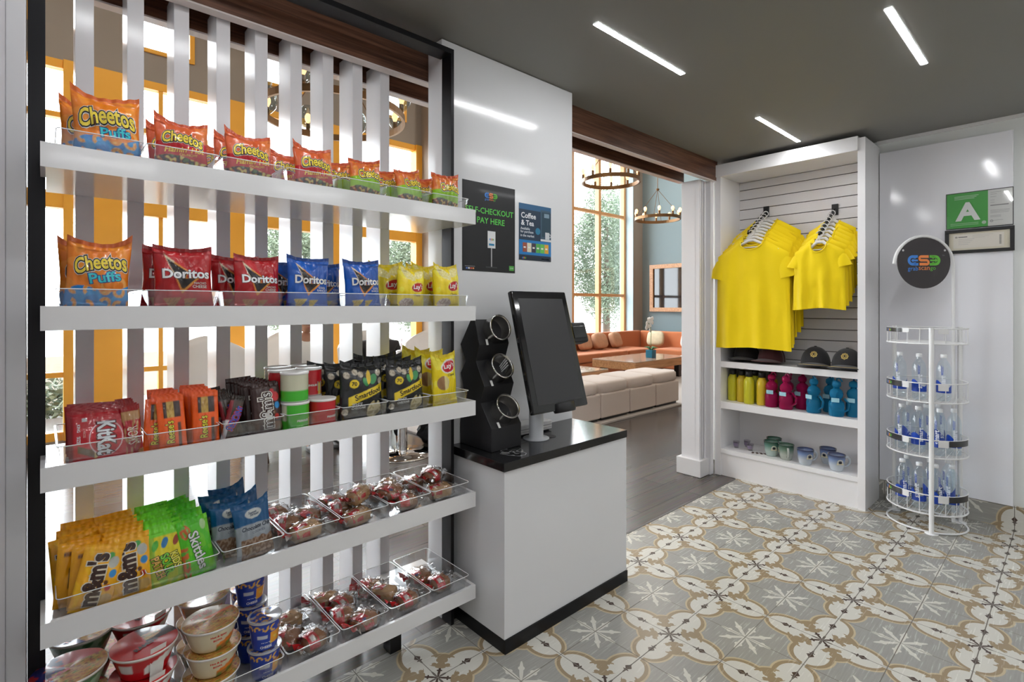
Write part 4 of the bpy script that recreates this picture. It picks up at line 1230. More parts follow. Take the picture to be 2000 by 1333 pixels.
def d_mm(base, brown):
    def d(u, v):
        for cx, cy, r, c in ((.80, .72, .12, (.60, .02, .03) if brown else (.55, .56, .50)), (.84, .55, .085, (.02, .25, .60)), (.70, .82, .08, (.10, .45, .10) if not brown else (.60, .02, .03)), (.80, .34, .07, (.55, .03, .02)), (.72, .42, .05, (.16, .06, .02))):
            if ell(u, v, cx, cy, r * 1.1, r * .75): return c
        if ell(u, v, .80, .16, .18, .09): return (.72, .45, .14) if not brown else (.20, .09, .05)
        return base if nz(u, v, 4) < .25 else tuple(min(1, c * 1.2) for c in base)
    return d
def d_mmb(u, v):
    if .15 < u < .7 and .80 < v < .86: return (.20, .10, .05)
    if .3 < u < .5 and .3 < v < .62: return (.05, .03, .02)
    if .55 < u < .62 and .25 < v < .6: return (.25, .10, .02)
    return (.96, .45, .012)
def d_sour(u, v):
    if v > .84: return (.20, .74, .03)
    for cx, cy, c in ((.48, .72, (.02, .20, .45)), (.80, .72, (.35, .06, .02)), (.22, .70, (.10, .50, .05))):
        if ell(u, v, cx, cy, .11, .07, .6): return c
    if v < .56 - .12 * u and nz(u, v, 5, 3) < .05: return (.55, .62, .03)
    return (.82, .72, .02) if u > .2 and v > .3 else (.34, .58, .04)
def d_skit(u, v):
    if ell(u, v, .22, .80, .16, .12) or (u < .20 and v < .55): return (.62, .14, .03) if nz(u, v, 14) > -.1 else (.12, .45, .05)
    if ell(u, v, .80, .84, .10, .09): return (.45, .70, .30)
    return (.09, .56, .015) if nz(u, v, 5, 2) < .15 else (.16, .62, .02)
def d_cook(u, v):
    if ell(u, v, .52, .80, .22, .085): return (.55, .58, .56)
    if v > .60 + .03 * math.sin(u * 4): return (.004, .09, .24)
    if v < .36 + .06 * nz(u, v, 7) and u > .12: return (.22, .12, .07) if nz(u, v, 16) > -.05 else (.40, .28, .20)
    return (.34, .38, .42)

chee = lambda cx, cy, tw, **kw: layered('Cheetos', cx, cy, tw, ((.80, .78, .70), BLK, YEL), (.12, .085, .025), sp=1.0, **kw)
kinds = {}
def K(name, *a, **k): kinds[name] = (a, k)
K('puffs', .146, .184, .062, d_puffs, chee(.50, .67, .118, h=.044, rot=4, arc=-4) + layered('Puffs', .62, .43, .062, ((.02, .06, .25), (.04, .55, .62)), (.07, .02), rot=4), 1, lift=(.030, .010))
K('puffs2', .138, .192, .058, d_puffs, chee(.52, .71, .110, h=.040, rot=9, arc=-4) + layered('Puffs', .60, .49, .066, ((.02, .06, .25), (.04, .55, .62)), (.07, .02), rot=12), 3, lift=(.012, .030))
K('hot', .135, .157, .055, d_hot, chee(.52, .66, .100, h=.033, rot=-3, arc=-4) + [("Flamin' Hot", .55, .42, .100, (.88, .62, .05), dict(sh=.25, rot=4)), ('CRUNCHY', .62, .33, .045, (.72, .45, .05), dict(rot=3))], 5, lift=(.022, .006))
K('jal', .125, .152, .055, d_jal, chee(.56, .66, .090, h=.032, rot=4, arc=-4), 7, lift=(.0, .014))
dor = lambda cx, cy, tw: layered('Doritos', cx, cy, tw, ((.02, .02, .03), (.80, .80, .80)), (.06, .03), h=.026)
K('red', .150, .194, .055, d_red, dor(.53, .57, .118) + [('NACHO', .76, .43, .032, (.72, .66, .62), {}), ('CHEESE', .75, .38, .038, (.72, .66, .62), {})], 11, lift=(.004, .004))
K('blue', .145, .190, .055, d_blu, dor(.53, .57, .112) + [('COOL', .78, .43, .028, (.72, .76, .82), {}), ('RANCH', .77, .38, .034, (.72, .76, .82), {})], 13, lift=(.006, .003))
K('lays', .135, .176, .058, d_lays, [("Lay's", .62, .53, .056, (.86, .84, .82), dict(h=.024, sh=.15, rot=6)), ('Classic', .58, .35, .035, (.20, .12, .03), {})], 17, lift=(.012, .008))
K('lays2', .135, .234, .055, d_lays2, [("Lay's", .60, .765, .062, (.86, .84, .82), dict(h=.026, sh=.15, rot=6)), ('Classic', .66, .60, .040, (.12, .10, .03), dict(sh=.2, rot=5))], 19, lift=(.020, .008))
K('smart', .180, .208, .055, d_smart, [('Smartfood', .585, .455, .112, (.04, .03, .015), dict(rot=15.5, sh=.1)), ('70', .27, .635, .018, (.05, .04, .02), {}), ('WHITE', .34, .28, .042, (.66, .66, .64), {}), ('CHEDDAR', .38, .215, .058, (.66, .66, .64), {})], 23, lift=(.012, .014))
R9 = dict(rot=-90)
K('kit', .115, .138, .012, d_kit, layered('KitKat', .60, .45, .085, ((.10, .01, .01), (.72, .74, .76)), (.085, .03), rot=-90, h=.036) + [('KING', .10, .68, .020, (.75, .7, .7), dict(rot=-90)), ('SIZE', .10, .46, .018, (.75, .7, .7), dict(rot=-90)), ('2 PIECES', .20, .58, .024, (.75, .45, .4), dict(rot=-90, off=0))], 2, nu=72, nv=72, crimp=.05, pinch=0, wr=.3)
K('gold', .042, .142, .014, d_gold, [('SKOR', .5, .42, .050, (.75, .65, .55), dict(rot=90, h=.024, off=0))], 4, nu=28, nv=64, crimp=.05, pinch=0, wr=.5)
K('reese', .068, .156, .016, d_reese, layered("Reese's", .40, .34, .062, ((.06, .03, .01), (.86, .72, .04)), (.07, .02), rot=90, h=.019), 6, nu=44, nv=72, crimp=.05, pinch=0, wr=.35)
K('snick', .040, .142, .018, d_snick, layered('SNICKERS', .60, .50, .075, ((.55, .03, .05), (.02, .08, .42)), (.10, .03), rot=-105, h=.020), 8, nu=28, nv=60, crimp=.05, pinch=0, wr=.4)
K('mmbrown', .085, .168, .020, d_mm((.045, .018, .016), True), layered("m&m's", .42, .48, .110, ((.72, .68, .62), (.05, .02, .015), (.70, .68, .66)), (.13, .07, -.005), rot=90, h=.036), 10, nu=56, nv=76, crimp=.04, pinch=0, wr=.5)
K('mmyel', .090, .166, .022, d_mm((.96, .46, .012), False), layered("m&m's", .40, .47, .128, ((.80, .72, .55), (.05, .02, .015)), (.10, .05), rot=90, h=.040), 12, nu=56, nv=76, crimp=.04, pinch=0, wr=.5)
K('mmback', .090, .166, .022, d_mmb, [('PEANUT', .45, .83, .045, (.45, .20, .04), {}), ('sharing size', .58, .42, .05, (.30, .12, .03), dict(rot=-90, off=0))], 14, nu=36, nv=50, crimp=.04, pinch=0, wr=.5)
K('sour', .088, .168, .022, d_sour, layered('SOUR', .52, .36, .060, ((.03, .05, .02), (.20, .66, .05)), (.09, .03), rot=-75, h=.020) + layered('PATCH', .27, .34, .062, ((.03, .05, .02), (.86, .50, .12)), (.09, .03), rot=-75, h=.018) + layered('KIDS', .76, .40, .045, ((.03, .05, .02), (.80, .75, .10)), (.09, .03), rot=-75, h=.018), 16, nu=56, nv=76, crimp=.05, pinch=0, wr=.6)
K('skit', .085, .173, .022, d_skit, layered('Skittles', .52, .44, .115, ((.03, .12, .02), (.78, .82, .76)), (.06, .02), rot=-82, h=.026), 18, nu=56, nv=76, crimp=.05, pinch=0, wr=.6)
K('cook', .115, .182, .040, d_cook, [('Sweet', .50, .825, .026, (.03, .06, .12), dict(sh=.2)), ('Street', .54, .785, .028, (.03, .06, .12), dict(sh=.2)), ('Chocolate Chip', .55, .55, .088, (.02, .03, .05), dict(sh=.3, h=.016)), ('COOKIES', .58, .47, .04, (.10, .12, .15), dict(off=0))], 20, nu=64, nv=76, crimp=.05, wr=.8, lift=(.004, .014))
PM = {}
def place(kind, name, cat, label, group, x, y, z, yaw=0, lean=0, roll=0, s=1.0):
    """lean tips the top away from the viewer, roll turns it in its own plane"""
    if kind not in PM:
        a, k = kinds[kind]; PM[kind] = bag(*a, **k).mesh(name, FILM)
    o = bpy.data.objects.new(name, PM[kind]); C.objects.link(o)
    o.location = (x, y, z); o.scale = (s, s, s)
    o.rotation_euler = (Matrix.Rotation(math.radians(yaw), 3, 'Z') @ Matrix.Rotation(math.radians(-lean), 3, 'X') @ Matrix.Rotation(math.radians(-roll), 3, 'Y')).to_euler()
    tag(o, label, cat, group); return o

# ---- clear trays -----------------------------------------------------
TX = [.020 + .1860 * i for i in range(8)]
def tray_mb(w, d, h, fh):
    """open box, thin walls flaring slightly, rounded corners, front edge lower"""
    m = MB(); t = .0022; r = .012
    def loop(z, g, off):
        W = w / 2 + g - off; D0 = -off - g; D1 = d + g - off
        pts = []
        for cx, cy, a0 in ((W - r, D1 - r, 0), (-W + r, D1 - r, 90), (-W + r, -g + off + r, 180), (W - r, -g + off + r, 270)):
            for k in range(4):
                a = math.radians(a0 + 30 * k); pts.append((cx + r * math.cos(a), cy + r * math.sin(a), z))
        return pts
    def hz(p, hh): return p
    L_ = [loop(0, -.007, 0), loop(h, 0, 0), loop(h, 0, t), loop(t, -.007, t)]
    n = len(L_[0]); vs = sum(L_, [])
    fs = []
    for j in range(3):
        for i in range(n): fs.append((j * n + i, j * n + (i + 1) % n, (j + 1) * n + (i + 1) % n, (j + 1) * n + i))
    fs.append(tuple(range(n - 1, -1, -1))); fs.append(tuple(range(3 * n, 4 * n)))
    m.add(vs, fs)
    return m, loop(h, .0015, 0)
TM = {}
def tray(shelf, i, h):
    sn = names[shelf]; pos = ['leftmost', 'second from the left', 'third from the left', 'middle', 'third from the right', 'second from the right', 'rightmost'][i]
    x = (TX[i] + TX[i + 1]) / 2
    lab = 'clear acrylic tray on the %s snack shelf, %s' % (sn, pos)
    if h not in TM:
        t = thing('acrylic_tray', lab, 'tray', (x, 1.718, SZ[shelf] - .0214), group='clear trays on the snack shelves')
        m, lp = tray_mb(.176, .325, h, h)
        m.build('body', ACRYL, t)
        MB().tube(lp, .0013, 5, closed=True).build('rim', ACRYLE, t)
        TM[h] = t
    else: dup(TM[h], (x, 1.718, SZ[shelf] - .0214), None, lab)
for s_, h_ in ((0, .065), (1, .065), (2, .065), (3, .066), (4, .066)):
    for i in range(7): tray(s_, i, h_)
Z = [z - .0185 for z in SZ]
def tx(i, f): return TX[i] + .186 * f
rnd = random.Random(5)

# ---- top shelf -------------------------------------------------------
g1 = 'cheese snack bags on the top shelf'
def crisp(kind, lab, x, y, sh, **k): return place(kind, 'snack_bag', 'bag', lab, k.pop('g', g1), x, y, Z[sh], **k)
y0 = 1.765
crisp('puffs', 'large orange cheese puffs bag at the left end of the top shelf', tx(0, .60), y0 + .01, 0, yaw=-4, lean=5, roll=2, s=1.02)
crisp('puffs', 'orange puffs bag mostly hidden behind the leftmost bag of the top shelf', tx(0, .44), y0 + .09, 0, yaw=6, lean=6, s=.95)
crisp('hot', 'red and orange hot cheese snack bag in the second top tray', tx(1, .50), y0, 0, yaw=-6, lean=5)
crisp('hot', 'hot cheese bag behind the front one in the second top tray', tx(1, .42), y0 + .07, 0, yaw=-14, lean=7, s=.97)
crisp('hot', 'hot cheese snack bag at the front of the third top tray', tx(2, .50), y0, 0, yaw=-2, lean=4, roll=2)
crisp('hot', 'hot cheese bag second from the front in the third top tray', tx(2, .36), y0 + .065, 0, yaw=-10, lean=6, roll=-2)
crisp('hot', 'hot cheese bag at the back of the third top tray', tx(2, .22), y0 + .15, 0, yaw=-16, lean=6, s=.92)
crisp('hot', 'hot cheese snack bag at the front of the middle top tray', tx(3, .60), y0 - .005, 0, yaw=3, lean=4, roll=3)
crisp('hot', 'hot cheese bag behind the front one in the middle top tray', tx(3, .26), y0 + .08, 0, yaw=-10, lean=5, s=.92)
crisp('jal', 'orange and green cheese bag at the front of the fifth top tray', tx(4, .60), y0, 0, yaw=4, lean=3)
crisp('jal', 'orange and green bag behind, at the left of the fifth top tray', tx(4, .24), y0 + .085, 0, yaw=-6, lean=4)
crisp('jal', 'orange and green cheese bag at the front of the sixth top tray', tx(5, .66), y0 + .005, 0, yaw=10, lean=8, roll=3)
crisp('jal', 'orange and green bag behind, at the left of the sixth top tray', tx(5, .26), y0 + .075, 0, yaw=-8, lean=4)
crisp('jal', 'orange and green cheese bag at the right end of the top shelf', tx(6, .50), y0, 0, yaw=2, lean=3, roll=-2, s=1.06)
crisp('jal', 'orange and green bag behind the rightmost bag of the top shelf', tx(6, .20), y0 + .085, 0, yaw=-14, lean=4)
# ---- second shelf ----------------------------------------------------
g2 = 'crisp bags on the second shelf'
crisp('puffs2', 'orange cheese puffs bag at the left end of the second shelf', tx(0, .45), y0 + .0, 1, g=g2, yaw=-2, lean=4, roll=-3)
crisp('puffs', 'orange puffs bag hidden behind the left bag of the second shelf', tx(0, .44), y0 + .09, 1, g=g2, yaw=4, lean=4)
crisp('red', 'red tortilla chip bag, the larger and further left of the two front red ones', tx(1, .54), y0, 1, g=g2, yaw=-2, lean=4, roll=1)
crisp('red', 'red tortilla chip bag behind the left front red one', tx(1, .40), y0 + .065, 1, g=g2, yaw=-8, lean=4, roll=-2)
crisp('red', 'red tortilla chip bag next to the blue bags', tx(2, .62), y0 + .005, 1, g=g2, yaw=3, lean=4, s=.93)
crisp('red', 'red tortilla chip bag behind the right front red one', tx(2, .36), y0 + .07, 1, g=g2, yaw=-6, lean=4, s=.93)
crisp('blue', 'blue tortilla chip bag, left of the two front blue ones', tx(3, .46), y0, 1, g=g2, yaw=2, lean=3, roll=-2, s=.98)
crisp('blue', 'dark blue bag behind the left front blue one', tx(3, .18), y0 + .075, 1, g=g2, yaw=-12, lean=4, s=.92)
crisp('blue', 'blue bag standing behind, between the two front blue ones', tx(3, .95), y0 + .085, 1, g=g2, yaw=6, lean=4, s=.92)
crisp('blue', 'blue tortilla chip bag, right of the two front blue ones', tx(4, .56), y0, 1, g=g2, yaw=4, lean=3, roll=2, s=.98)
crisp('lays', 'yellow potato chip bag at the front of the sixth tray on the second shelf', tx(5, .60), y0 - .004, 1, g=g2, yaw=8, lean=4, roll=-4, s=.97)
crisp('lays', 'yellow chip bag at the back left of the sixth tray', tx(5, .34), y0 + .075, 1, g=g2, yaw=-8, lean=4, roll=3, s=1.07)
crisp('lays', 'yellow potato chip bag at the right end of the second shelf', tx(6, .56), y0, 1, g=g2, yaw=10, lean=3, roll=2, s=1.06)
crisp('lays', 'yellow chip bag second from the front in the rightmost tray', tx(6, .30), y0 + .085, 1, g=g2, yaw=2, lean=3, s=1.08)
crisp('lays', 'yellow chip bag at the very back of the rightmost tray', tx(6, .44), y0 + .165, 1, g=g2, yaw=-3, lean=3, s=1.1)
# ---- middle shelf ----------------------------------------------------
def stack(kind, name, cat, lab, grp, x, y, sh, n, dy, lean, yaw=0, roll=0, dx=0.0, jit=1.0, s=1.0, dz=0.0):
    for k in range(n):
        l = ('frontmost ' + lab) if k == 0 else ('%s, %s from the front' % (lab, ORD[k]))
        place(kind, name, cat, l, grp, x + dx * k + jit * rnd.uniform(-.003, .003), y + dy * k, Z[sh] + dz * k, yaw + jit * rnd.uniform(-2, 2) * (k > 0), lean, roll + jit * rnd.uniform(-2.5, 2.5) * (k > 0), s)
stack('kit', 'wafer_bar', 'candy bar', 'red wafer bar pack with grey lettering', 'red wafer bar packs', tx(0, .50), 1.752, 2, 8, .0215, 16, 3, -1, dx=-.0012)
stack('gold', 'toffee_bar', 'candy bar', 'slim brown and red toffee bar', 'slim toffee bars', tx(0, .90), 1.757, 2, 7, .026, 13, 2, 4, dx=-.0005, s=.98)
stack('reese', 'peanut_butter_bar', 'candy bar', 'orange peanut butter bar, left row', 'orange peanut butter bars', tx(1, .40), 1.752, 2, 8, .0255, 11, 2, 2, dx=-.0005)
stack('reese', 'peanut_butter_bar', 'candy bar', 'orange peanut butter bar, right row', 'orange peanut butter bars', tx(1, .82), 1.758, 2, 8, .0255, 11, -2, 0, s=1.02)
place('reese', 'peanut_butter_bar', 'candy bar', 'orange peanut butter bar leaning left in front of the left row', 'orange peanut butter bars', tx(1, .17), 1.765, Z[2], 4, 14, -5, .96)
for k, (fx, yy, rl, yw_) in enumerate(((.12, 1.75, -16, 0), (.26, 1.775, 10, 5), (.38, 1.80, 20, -5), (.14, 1.81, -6, 8), (.32, 1.845, 12, 0), (.20, 1.88, -4, 4), (.40, 1.90, 16, -4), (.16, 1.94, 5, 3), (.36, 1.965, 12, 2))):
    place('snick', 'nut_bar', 'candy bar', 'brown peanut bar with blue lettering, tipped at an angle, %s counting from the front' % ORD[k], 'brown peanut bars left of the dark candy bags', tx(2, fx), yy, Z[2], yw_, 10, rl)
stack('mmbrown', 'candy_bag', 'candy bag', 'dark brown chocolate candy bag', 'dark brown candy bags', tx(2, .80), 1.752, 2, 8, .0290, 9, 4, 2, dx=-.004)
# cans
CAN = printed('printed_can', rough=.25, coat=.5)
def can(loc, label, green, rz):
    t = thing('crisp_can', label, 'can', loc, rz, group='short cans of stacked crisps')
    base = (.06, .48, .03) if green else (.55, .012, .02)
    r = .0435; h = .094
    def cf(a, t_, rr, z):
        a = (a + PI / 2) % (2 * PI)                  # 0 = front
        back = 1.25 < a < 2 * PI - 1.25
        if z < .004 or z > h - .004: return (.7, .7, .68)
        if back and z > .040 and green: return (.62, .62, .45) if int(z * 900) % 5 else (.3, .33, .2)
        if back and not green and 1.3 < a < 2.2: return (.70, .66, .50)
        if not back and .55 < a < 1.0 and z < .042: return (.80, .55, .10)
        return base
    m = MB()
    pr_ = [(0, 0), (r - .002, 0)] + [(r, h * k / 16) for k in range(17)]
    m.lathe(pr_, n=48, colf=cf)
    def wf_(a, b, e=.0006):
        th = -PI / 2 + a / r; return ((r + e) * math.cos(th), (r + e) * math.sin(th), h * .40 + b)
    m.text('PRINGLES', .040, lambda a, b: wf_(a, b), (.82, .80, .74), off=.03)
    if not green: m.add([wf_(.022, -.022), wf_(.040, -.022), wf_(.040, .012), wf_(.022, .012)], [(0, 1, 2, 3)], 0, (.4, .46, .42))
    else: m.text('SOUR CREAM & ONION', .045, lambda a, b: wf_(a, b - .016), (.8, .8, .6), off=0)
    m.build('body', CAN, t)
    MB().lathe([(r + .0008, h - .004), (r + .0016, h - .002), (r + .0016, h + .003), (r - .003, h + .004), (r - .005, h + .001), (0, h + .001)], n=40).build('lid', mat('milky_lid', (.80, .78, .76), rough=.3), t)
    return t
zc = SZ[2] - .0185
c0 = can((.624, 1.766, zc), 'green crisp can at the bottom front left, beside the dark candy bags', True, math.radians(15))
cr = can((.717, 1.768, zc), 'red crisp can at the bottom front right of the can group', False, math.radians(25))
hcan = .0987
dup(c0, (.622, 1.768, zc + hcan), (0, 0, math.radians(150)), 'green crisp can on top at the front left, back of its label showing')
dup(cr, (.702, 1.858, zc), (0, 0, math.radians(10)), 'red crisp can at the bottom, second row, right')
dup(cr, (.704, 1.860, zc + hcan), (0, 0, math.radians(-8)), 'red crisp can on top, second row, facing out beside the black bags')
dup(cr, (.612, 1.862, zc), (0, 0, math.radians(60)), 'red crisp can at the bottom, behind the green one')
dup(cr, (.612, 1.862, zc + hcan), (0, 0, math.radians(30)), 'red crisp can on top, behind the green one')
dup(c0, (.628, 1.955, zc), (0, 0, math.radians(120)), 'green crisp can at the bottom in the back row')
dup(c0, (.628, 1.955, zc + hcan), (0, 0, math.radians(140)), 'green crisp can on top in the back row, at the left')
dup(cr, (.718, 1.952, zc), (0, 0, math.radians(0)), 'red crisp can at the bottom in the back row')
dup(cr, (.718, 1.952, zc + hcan), (0, 0, math.radians(30)), 'red crisp can on top in the back row, right')
g3 = 'black popcorn bags on the middle shelf'
def pop(lab, x, y, **k): return place('smart', 'popcorn_bag', 'bag', lab, g3, x, y, Z[2], **k)
pop('black popcorn bag at the front, left one of the two facing out', tx(4, .53), 1.772, yaw=6, lean=4, roll=-2, s=1.0)
pop('black popcorn bag behind the left front one', tx(4, .42), 1.835, yaw=-4, lean=5, s=.96)
pop('black popcorn bag turned sideways beside the red cans', tx(4, .24), 1.91, yaw=-20, lean=5, s=.96)
pop('black popcorn bag at the front, right one beside the yellow bag', tx(5, .52), 1.772, yaw=6, lean=3, s=.98)
pop('black popcorn bag second from the front in the right popcorn tray', tx(5, .40), 1.840, yaw=2, lean=4, roll=-3, s=.99)
pop('black popcorn bag third from the front in the right popcorn tray', tx(5, .44), 1.905, yaw=-3, lean=4, roll=2, s=1.0)
pop('black popcorn bag at the back of the right popcorn tray', tx(5, .38), 1.965, yaw=-6, lean=4, s=1.02)
place('lays2', 'snack_bag', 'bag', 'tall yellow potato chip bag at the right end of the middle shelf', 'yellow bags on the middle shelf', tx(6, .50), 1.765, Z[2], 6, 2, 2, .94)
place('lays2', 'snack_bag', 'bag', 'yellow chip bag lying back behind the tall one on the middle shelf', 'yellow bags on the middle shelf', tx(6, .40), 1.86, Z[2], -6, 6, -3, .97)
place('lays2', 'snack_bag', 'bag', 'yellow chip bag at the back of the middle shelf by the last slat', 'yellow bags on the middle shelf', tx(6, .28), 1.945, Z[2], -4, 6, -6, .98)
# ---- fourth shelf ----------------------------------------------------
gy = 'yellow peanut candy bags'
L4 = 'yellow candy bag, left row'
place('mmyel', 'candy_bag', 'candy bag', 'yellow candy bag leaning left at the very front of the fourth shelf', gy, tx(0, .36), 1.745, Z[3], 2, 6, -14, .98)
for k in range(8):
    place('mmback' if k < 3 else 'mmyel', 'candy_bag', 'candy bag', 'yellow candy bag in the left row, %s behind the leaning one' % ['directly', 'second', 'third', 'fourth', 'fifth', 'sixth', 'seventh', 'eighth'][k], gy, tx(0, (.36, .22, .34, .24, .36, .26, .38, .30)[k]), 1.775 + .029 * k, Z[3], 3 + rnd.uniform(-3, 3), 7, rnd.uniform(-6, 4), .96 + .02 * (k % 2))
for k in range(8):
    place('mmyel', 'candy_bag', 'candy bag', ('yellow candy bag at the front of the right row' if k == 0 else 'yellow candy bag in the right row, %s from the front' % ORD[k]), gy, tx(0, .86) - .002 * k, 1.752 + .031 * k, Z[3], -2 + rnd.uniform(-2, 2), 8, 3 + rnd.uniform(-3, 2), 1.0)
gg = 'green sour candy bags'
for k in range(7):
    place('sour', 'candy_bag', 'candy bag', ('green and yellow sour candy bag at the front' if k == 0 else 'green and yellow sour candy bag, %s from the front' % ORD[k]), gg, tx(1, .30) - .001 * k, 1.755 + .036 * k, Z[3], 2 + rnd.uniform(-3, 3), 8, rnd.uniform(-4, 5) + 2, 1.0)
for k in range(7):
    place('skit', 'candy_bag', 'candy bag', ('green fruit candy bag with pale lettering at the front' if k == 0 else 'green fruit candy bag, %s from the front' % ORD[k]), 'green fruit candy bags', tx(1, .76) - .001 * k, 1.758 + .036 * k, Z[3], 8 + rnd.uniform(-3, 3), 9, 7 + rnd.uniform(-4, 3), .98)
gb = 'blue topped cookie bags'
for k, (fx, yy, yw_, rl) in enumerate(((.60, 1.768, 4, 5), (.28, 1.815, -4, 2), (.56, 1.865, 2, 5), (.30, 1.92, -2, 6), (.52, 1.975, 3, 6))):
    place('cook', 'cookie_bag', 'bag', ('blue topped cookie bag at the front of the fourth shelf' if k == 0 else 'blue topped cookie bag, %s from the front' % ORD[k]), gb, tx(2, fx), yy, Z[3], yw_, 6, rl, .97)

# ---- wrapped cakes ---------------------------------------------------
WRAP = clear('crinkled_clear_film', (.96, .96, .96), refl=1.3, ior=1.45, base=.09, rough=.16)
CAKE = mat('baked_crumb', (.34, .15, .06), rough=.8, bump=(60, .004), var=(25, .45))
CAKE2 = mat('pale_crumb', (.56, .33, .15), rough=.8, bump=(60, .004), var=(25, .35))
REDL = printed('red_label_film', rough=.3, coat=.4)
def cake(kind, label, loc, rz):
    t = thing('wrapped_cake', label, 'cake', loc, rz, group='film wrapped cakes')
    if kind == 0: r, pw, cm = (.040, .036, .028), .75, CAKE
    elif kind == 1: r, pw, cm = (.050, .028, .026), .45, CAKE2
    else: r, pw, cm = (.044, .044, .022), .6, CAKE
    m = MB(); m.blob((0, 0, r[2] + .002), r, kind + 3, .16, 2.5, 14, power=pw); m.build('cake', cm, t)
    # red printed band over the left end
    m = MB()
    def lb(u, v):
        a = PI * (-.05 + 1.1 * v); x = -r[0] * .95 + u * r[0] * .9
        k = 1.12 + .06 * nz(u, v, 4, kind)
        wob = .003 * nz(u * 3, v * 3, 3, kind)
        return (x, -math.cos(a) * r[1] * k * (1 - .15 * (1 - u)) + wob, r[2] + .002 + math.sin(a) * r[2] * k * (1 - .1 * (1 - u)))
    m.grid(14, 22, lb, colf=lambda u, v: (.62, .012, .02) if not (.25 < v < .42 and .3 < u < .75) else ((.75, .70, .66) if kind != 2 else (.02, .10, .25)))
    m.build('label', REDL, t)
    m = MB()
    m.blob((0, 0, r[2] * 1.12 + .001), (r[0] * 1.22, r[1] * 1.28, r[2] * 1.22), kind + 20, .30, 5.0, 16, power=.8)
    for s in (-1, 1):
        def fin(u, v, s=s):
            w_ = r[1] * (.5 + .75 * v)
            return (s * (r[0] * 1.12 + .030 * v), (u - .5) * 2 * w_ + .004 * math.sin(u * 20), r[2] * 1.1 + .012 * v + .007 * math.sin(u * 17 + v * 3 + kind))
        m.grid(18, 5, fin)
    m.build('wrapper', WRAP, t)
    m = MB()
    def fr_(u, v): return (-(r[0] * 1.14 + .030 * v), (u - .5) * 2 * r[1] * (.5 + .75 * v), r[2] * 1.1 + .0125 * v + .007 * math.sin(u * 17 + v * 3 + kind) + .0006)
    m.grid(18, 4, fr_, colf=lambda u, v: (.62, .015, .02) if u > .25 else (.7, .66, .62)); m.build('end_flap', REDL, t)
    return t
protos = [None, None, None]
def putcake(kind, label, x, y, z, rz, tilt=0, s=1.0):
    if protos[kind] is None:
        protos[kind] = cake(kind, label, (x, y, z), 0); o = protos[kind]
    else: o = dup(protos[kind], (x, y, z), None, label)
    o.rotation_euler = (math.radians(tilt), 0, math.radians(rz)); o.scale = (s, s, s)
    return o
z4 = SZ[3] - .0185; z5 = SZ[4] - .0185
T4 = [  # tray, fx, y, dz, rz, kind, tilt, text
    (3, .45, 1.775, 0, 10, 1, 12, 'loaf cake with red label at the front of the middle tray, fourth shelf'),
    (3, .30, 1.87, .0, -25, 0, 0, 'wrapped muffin at the left side of the middle tray, fourth shelf'),
    (3, .72, 1.90, .0, 30, 2, 25, 'round brown cookie cake upright in the middle tray, fourth shelf'),
    (3, .28, 1.985, .0, 5, 0, 0, 'wrapped cake at the back left of the middle tray, fourth shelf'),
    (4, .46, 1.775, .0, 20, 1, 0, 'cake at the bottom front of the fifth tray, fourth shelf'),
    (4, .35, 1.87, .0, -15, 0, 0, 'wrapped cake, centre of the fifth tray, fourth shelf'),
    (4, .62, 1.825, .055, 35, 1, -10, 'loaf cake lying on the others in the fifth tray, fourth shelf'),
    (4, .40, 1.975, .0, 10, 2, 10, 'wrapped cake at the back of the fifth tray, fourth shelf'),
    (5, .58, 1.78, .0, -10, 0, 0, 'cake in the front right corner of the sixth tray, fourth shelf'),
    (5, .34, 1.84, .035, 25, 2, 20, 'cake with silvery film on top in the sixth tray, fourth shelf'),
    (5, .28, 1.94, .0, -20, 0, 0, 'wrapped cake at the left of the sixth tray, fourth shelf'),
    (5, .66, 1.975, .0, 40, 1, 30, 'cake standing up at the back of the sixth tray, fourth shelf'),
    (6, .46, 1.795, .0, -8, 1, 0, 'lower cake at the front of the rightmost tray, fourth shelf'),
    (6, .52, 1.875, .035, 30, 0, 25, 'upper cake in the rightmost tray, fourth shelf'),
    (6, .30, 1.96, .0, 0, 2, 0, 'wrapped cake at the back of the rightmost tray, fourth shelf')]
T5 = [
    (3, .62, 1.785, .0, 15, 0, 0, 'cake in the front right of the middle tray, bottom shelf'),
    (3, .26, 1.86, .0, -30, 2, 12, 'wrapped cake at the left of the middle tray, bottom shelf'),
    (3, .45, 1.955, .0, 5, 1, 0, 'flat loaf cake at the back of the middle tray, bottom shelf'),
    (4, .60, 1.78, .0, 25, 2, 10, 'cake at the front of the fifth tray, bottom shelf'),
    (4, .34, 1.845, .0, -15, 0, 0, 'cake second from the front of the fifth tray, bottom shelf'),
    (4, .50, 1.925, .0, 20, 0, 15, 'cake third from the front of the fifth tray, bottom shelf'),
    (4, .30, 1.995, .0, -20, 1, 0, 'cake at the back of the fifth tray, bottom shelf'),
    (5, .60, 1.785, .0, 10, 0, 0, 'cake in the front of the sixth tray, bottom shelf'),
    (5, .40, 1.885, .0, -60, 1, 30, 'cake standing on edge in the sixth tray, bottom shelf'),
    (5, .24, 1.965, .0, -35, 2, 30, 'cake at the back left of the sixth tray, bottom shelf'),
    (6, .50, 1.80, .0, 5, 0, 0, 'cake with blue mark at the front of the rightmost tray, bottom shelf'),
    (6, .34, 1.91, .0, -10, 2, 0, 'cake with blue mark at the back of the rightmost tray, bottom shelf')]
for zz_, T in ((z4, T4), (z5, T5)):
    for tr_, fx, yy, dz, rz, kd, tl, tx_ in T:
        putcake(kd, tx_, tx(tr_, fx), yy, zz_ + dz + (.004 if tl else 0), rz, tl * .4, 1.0)

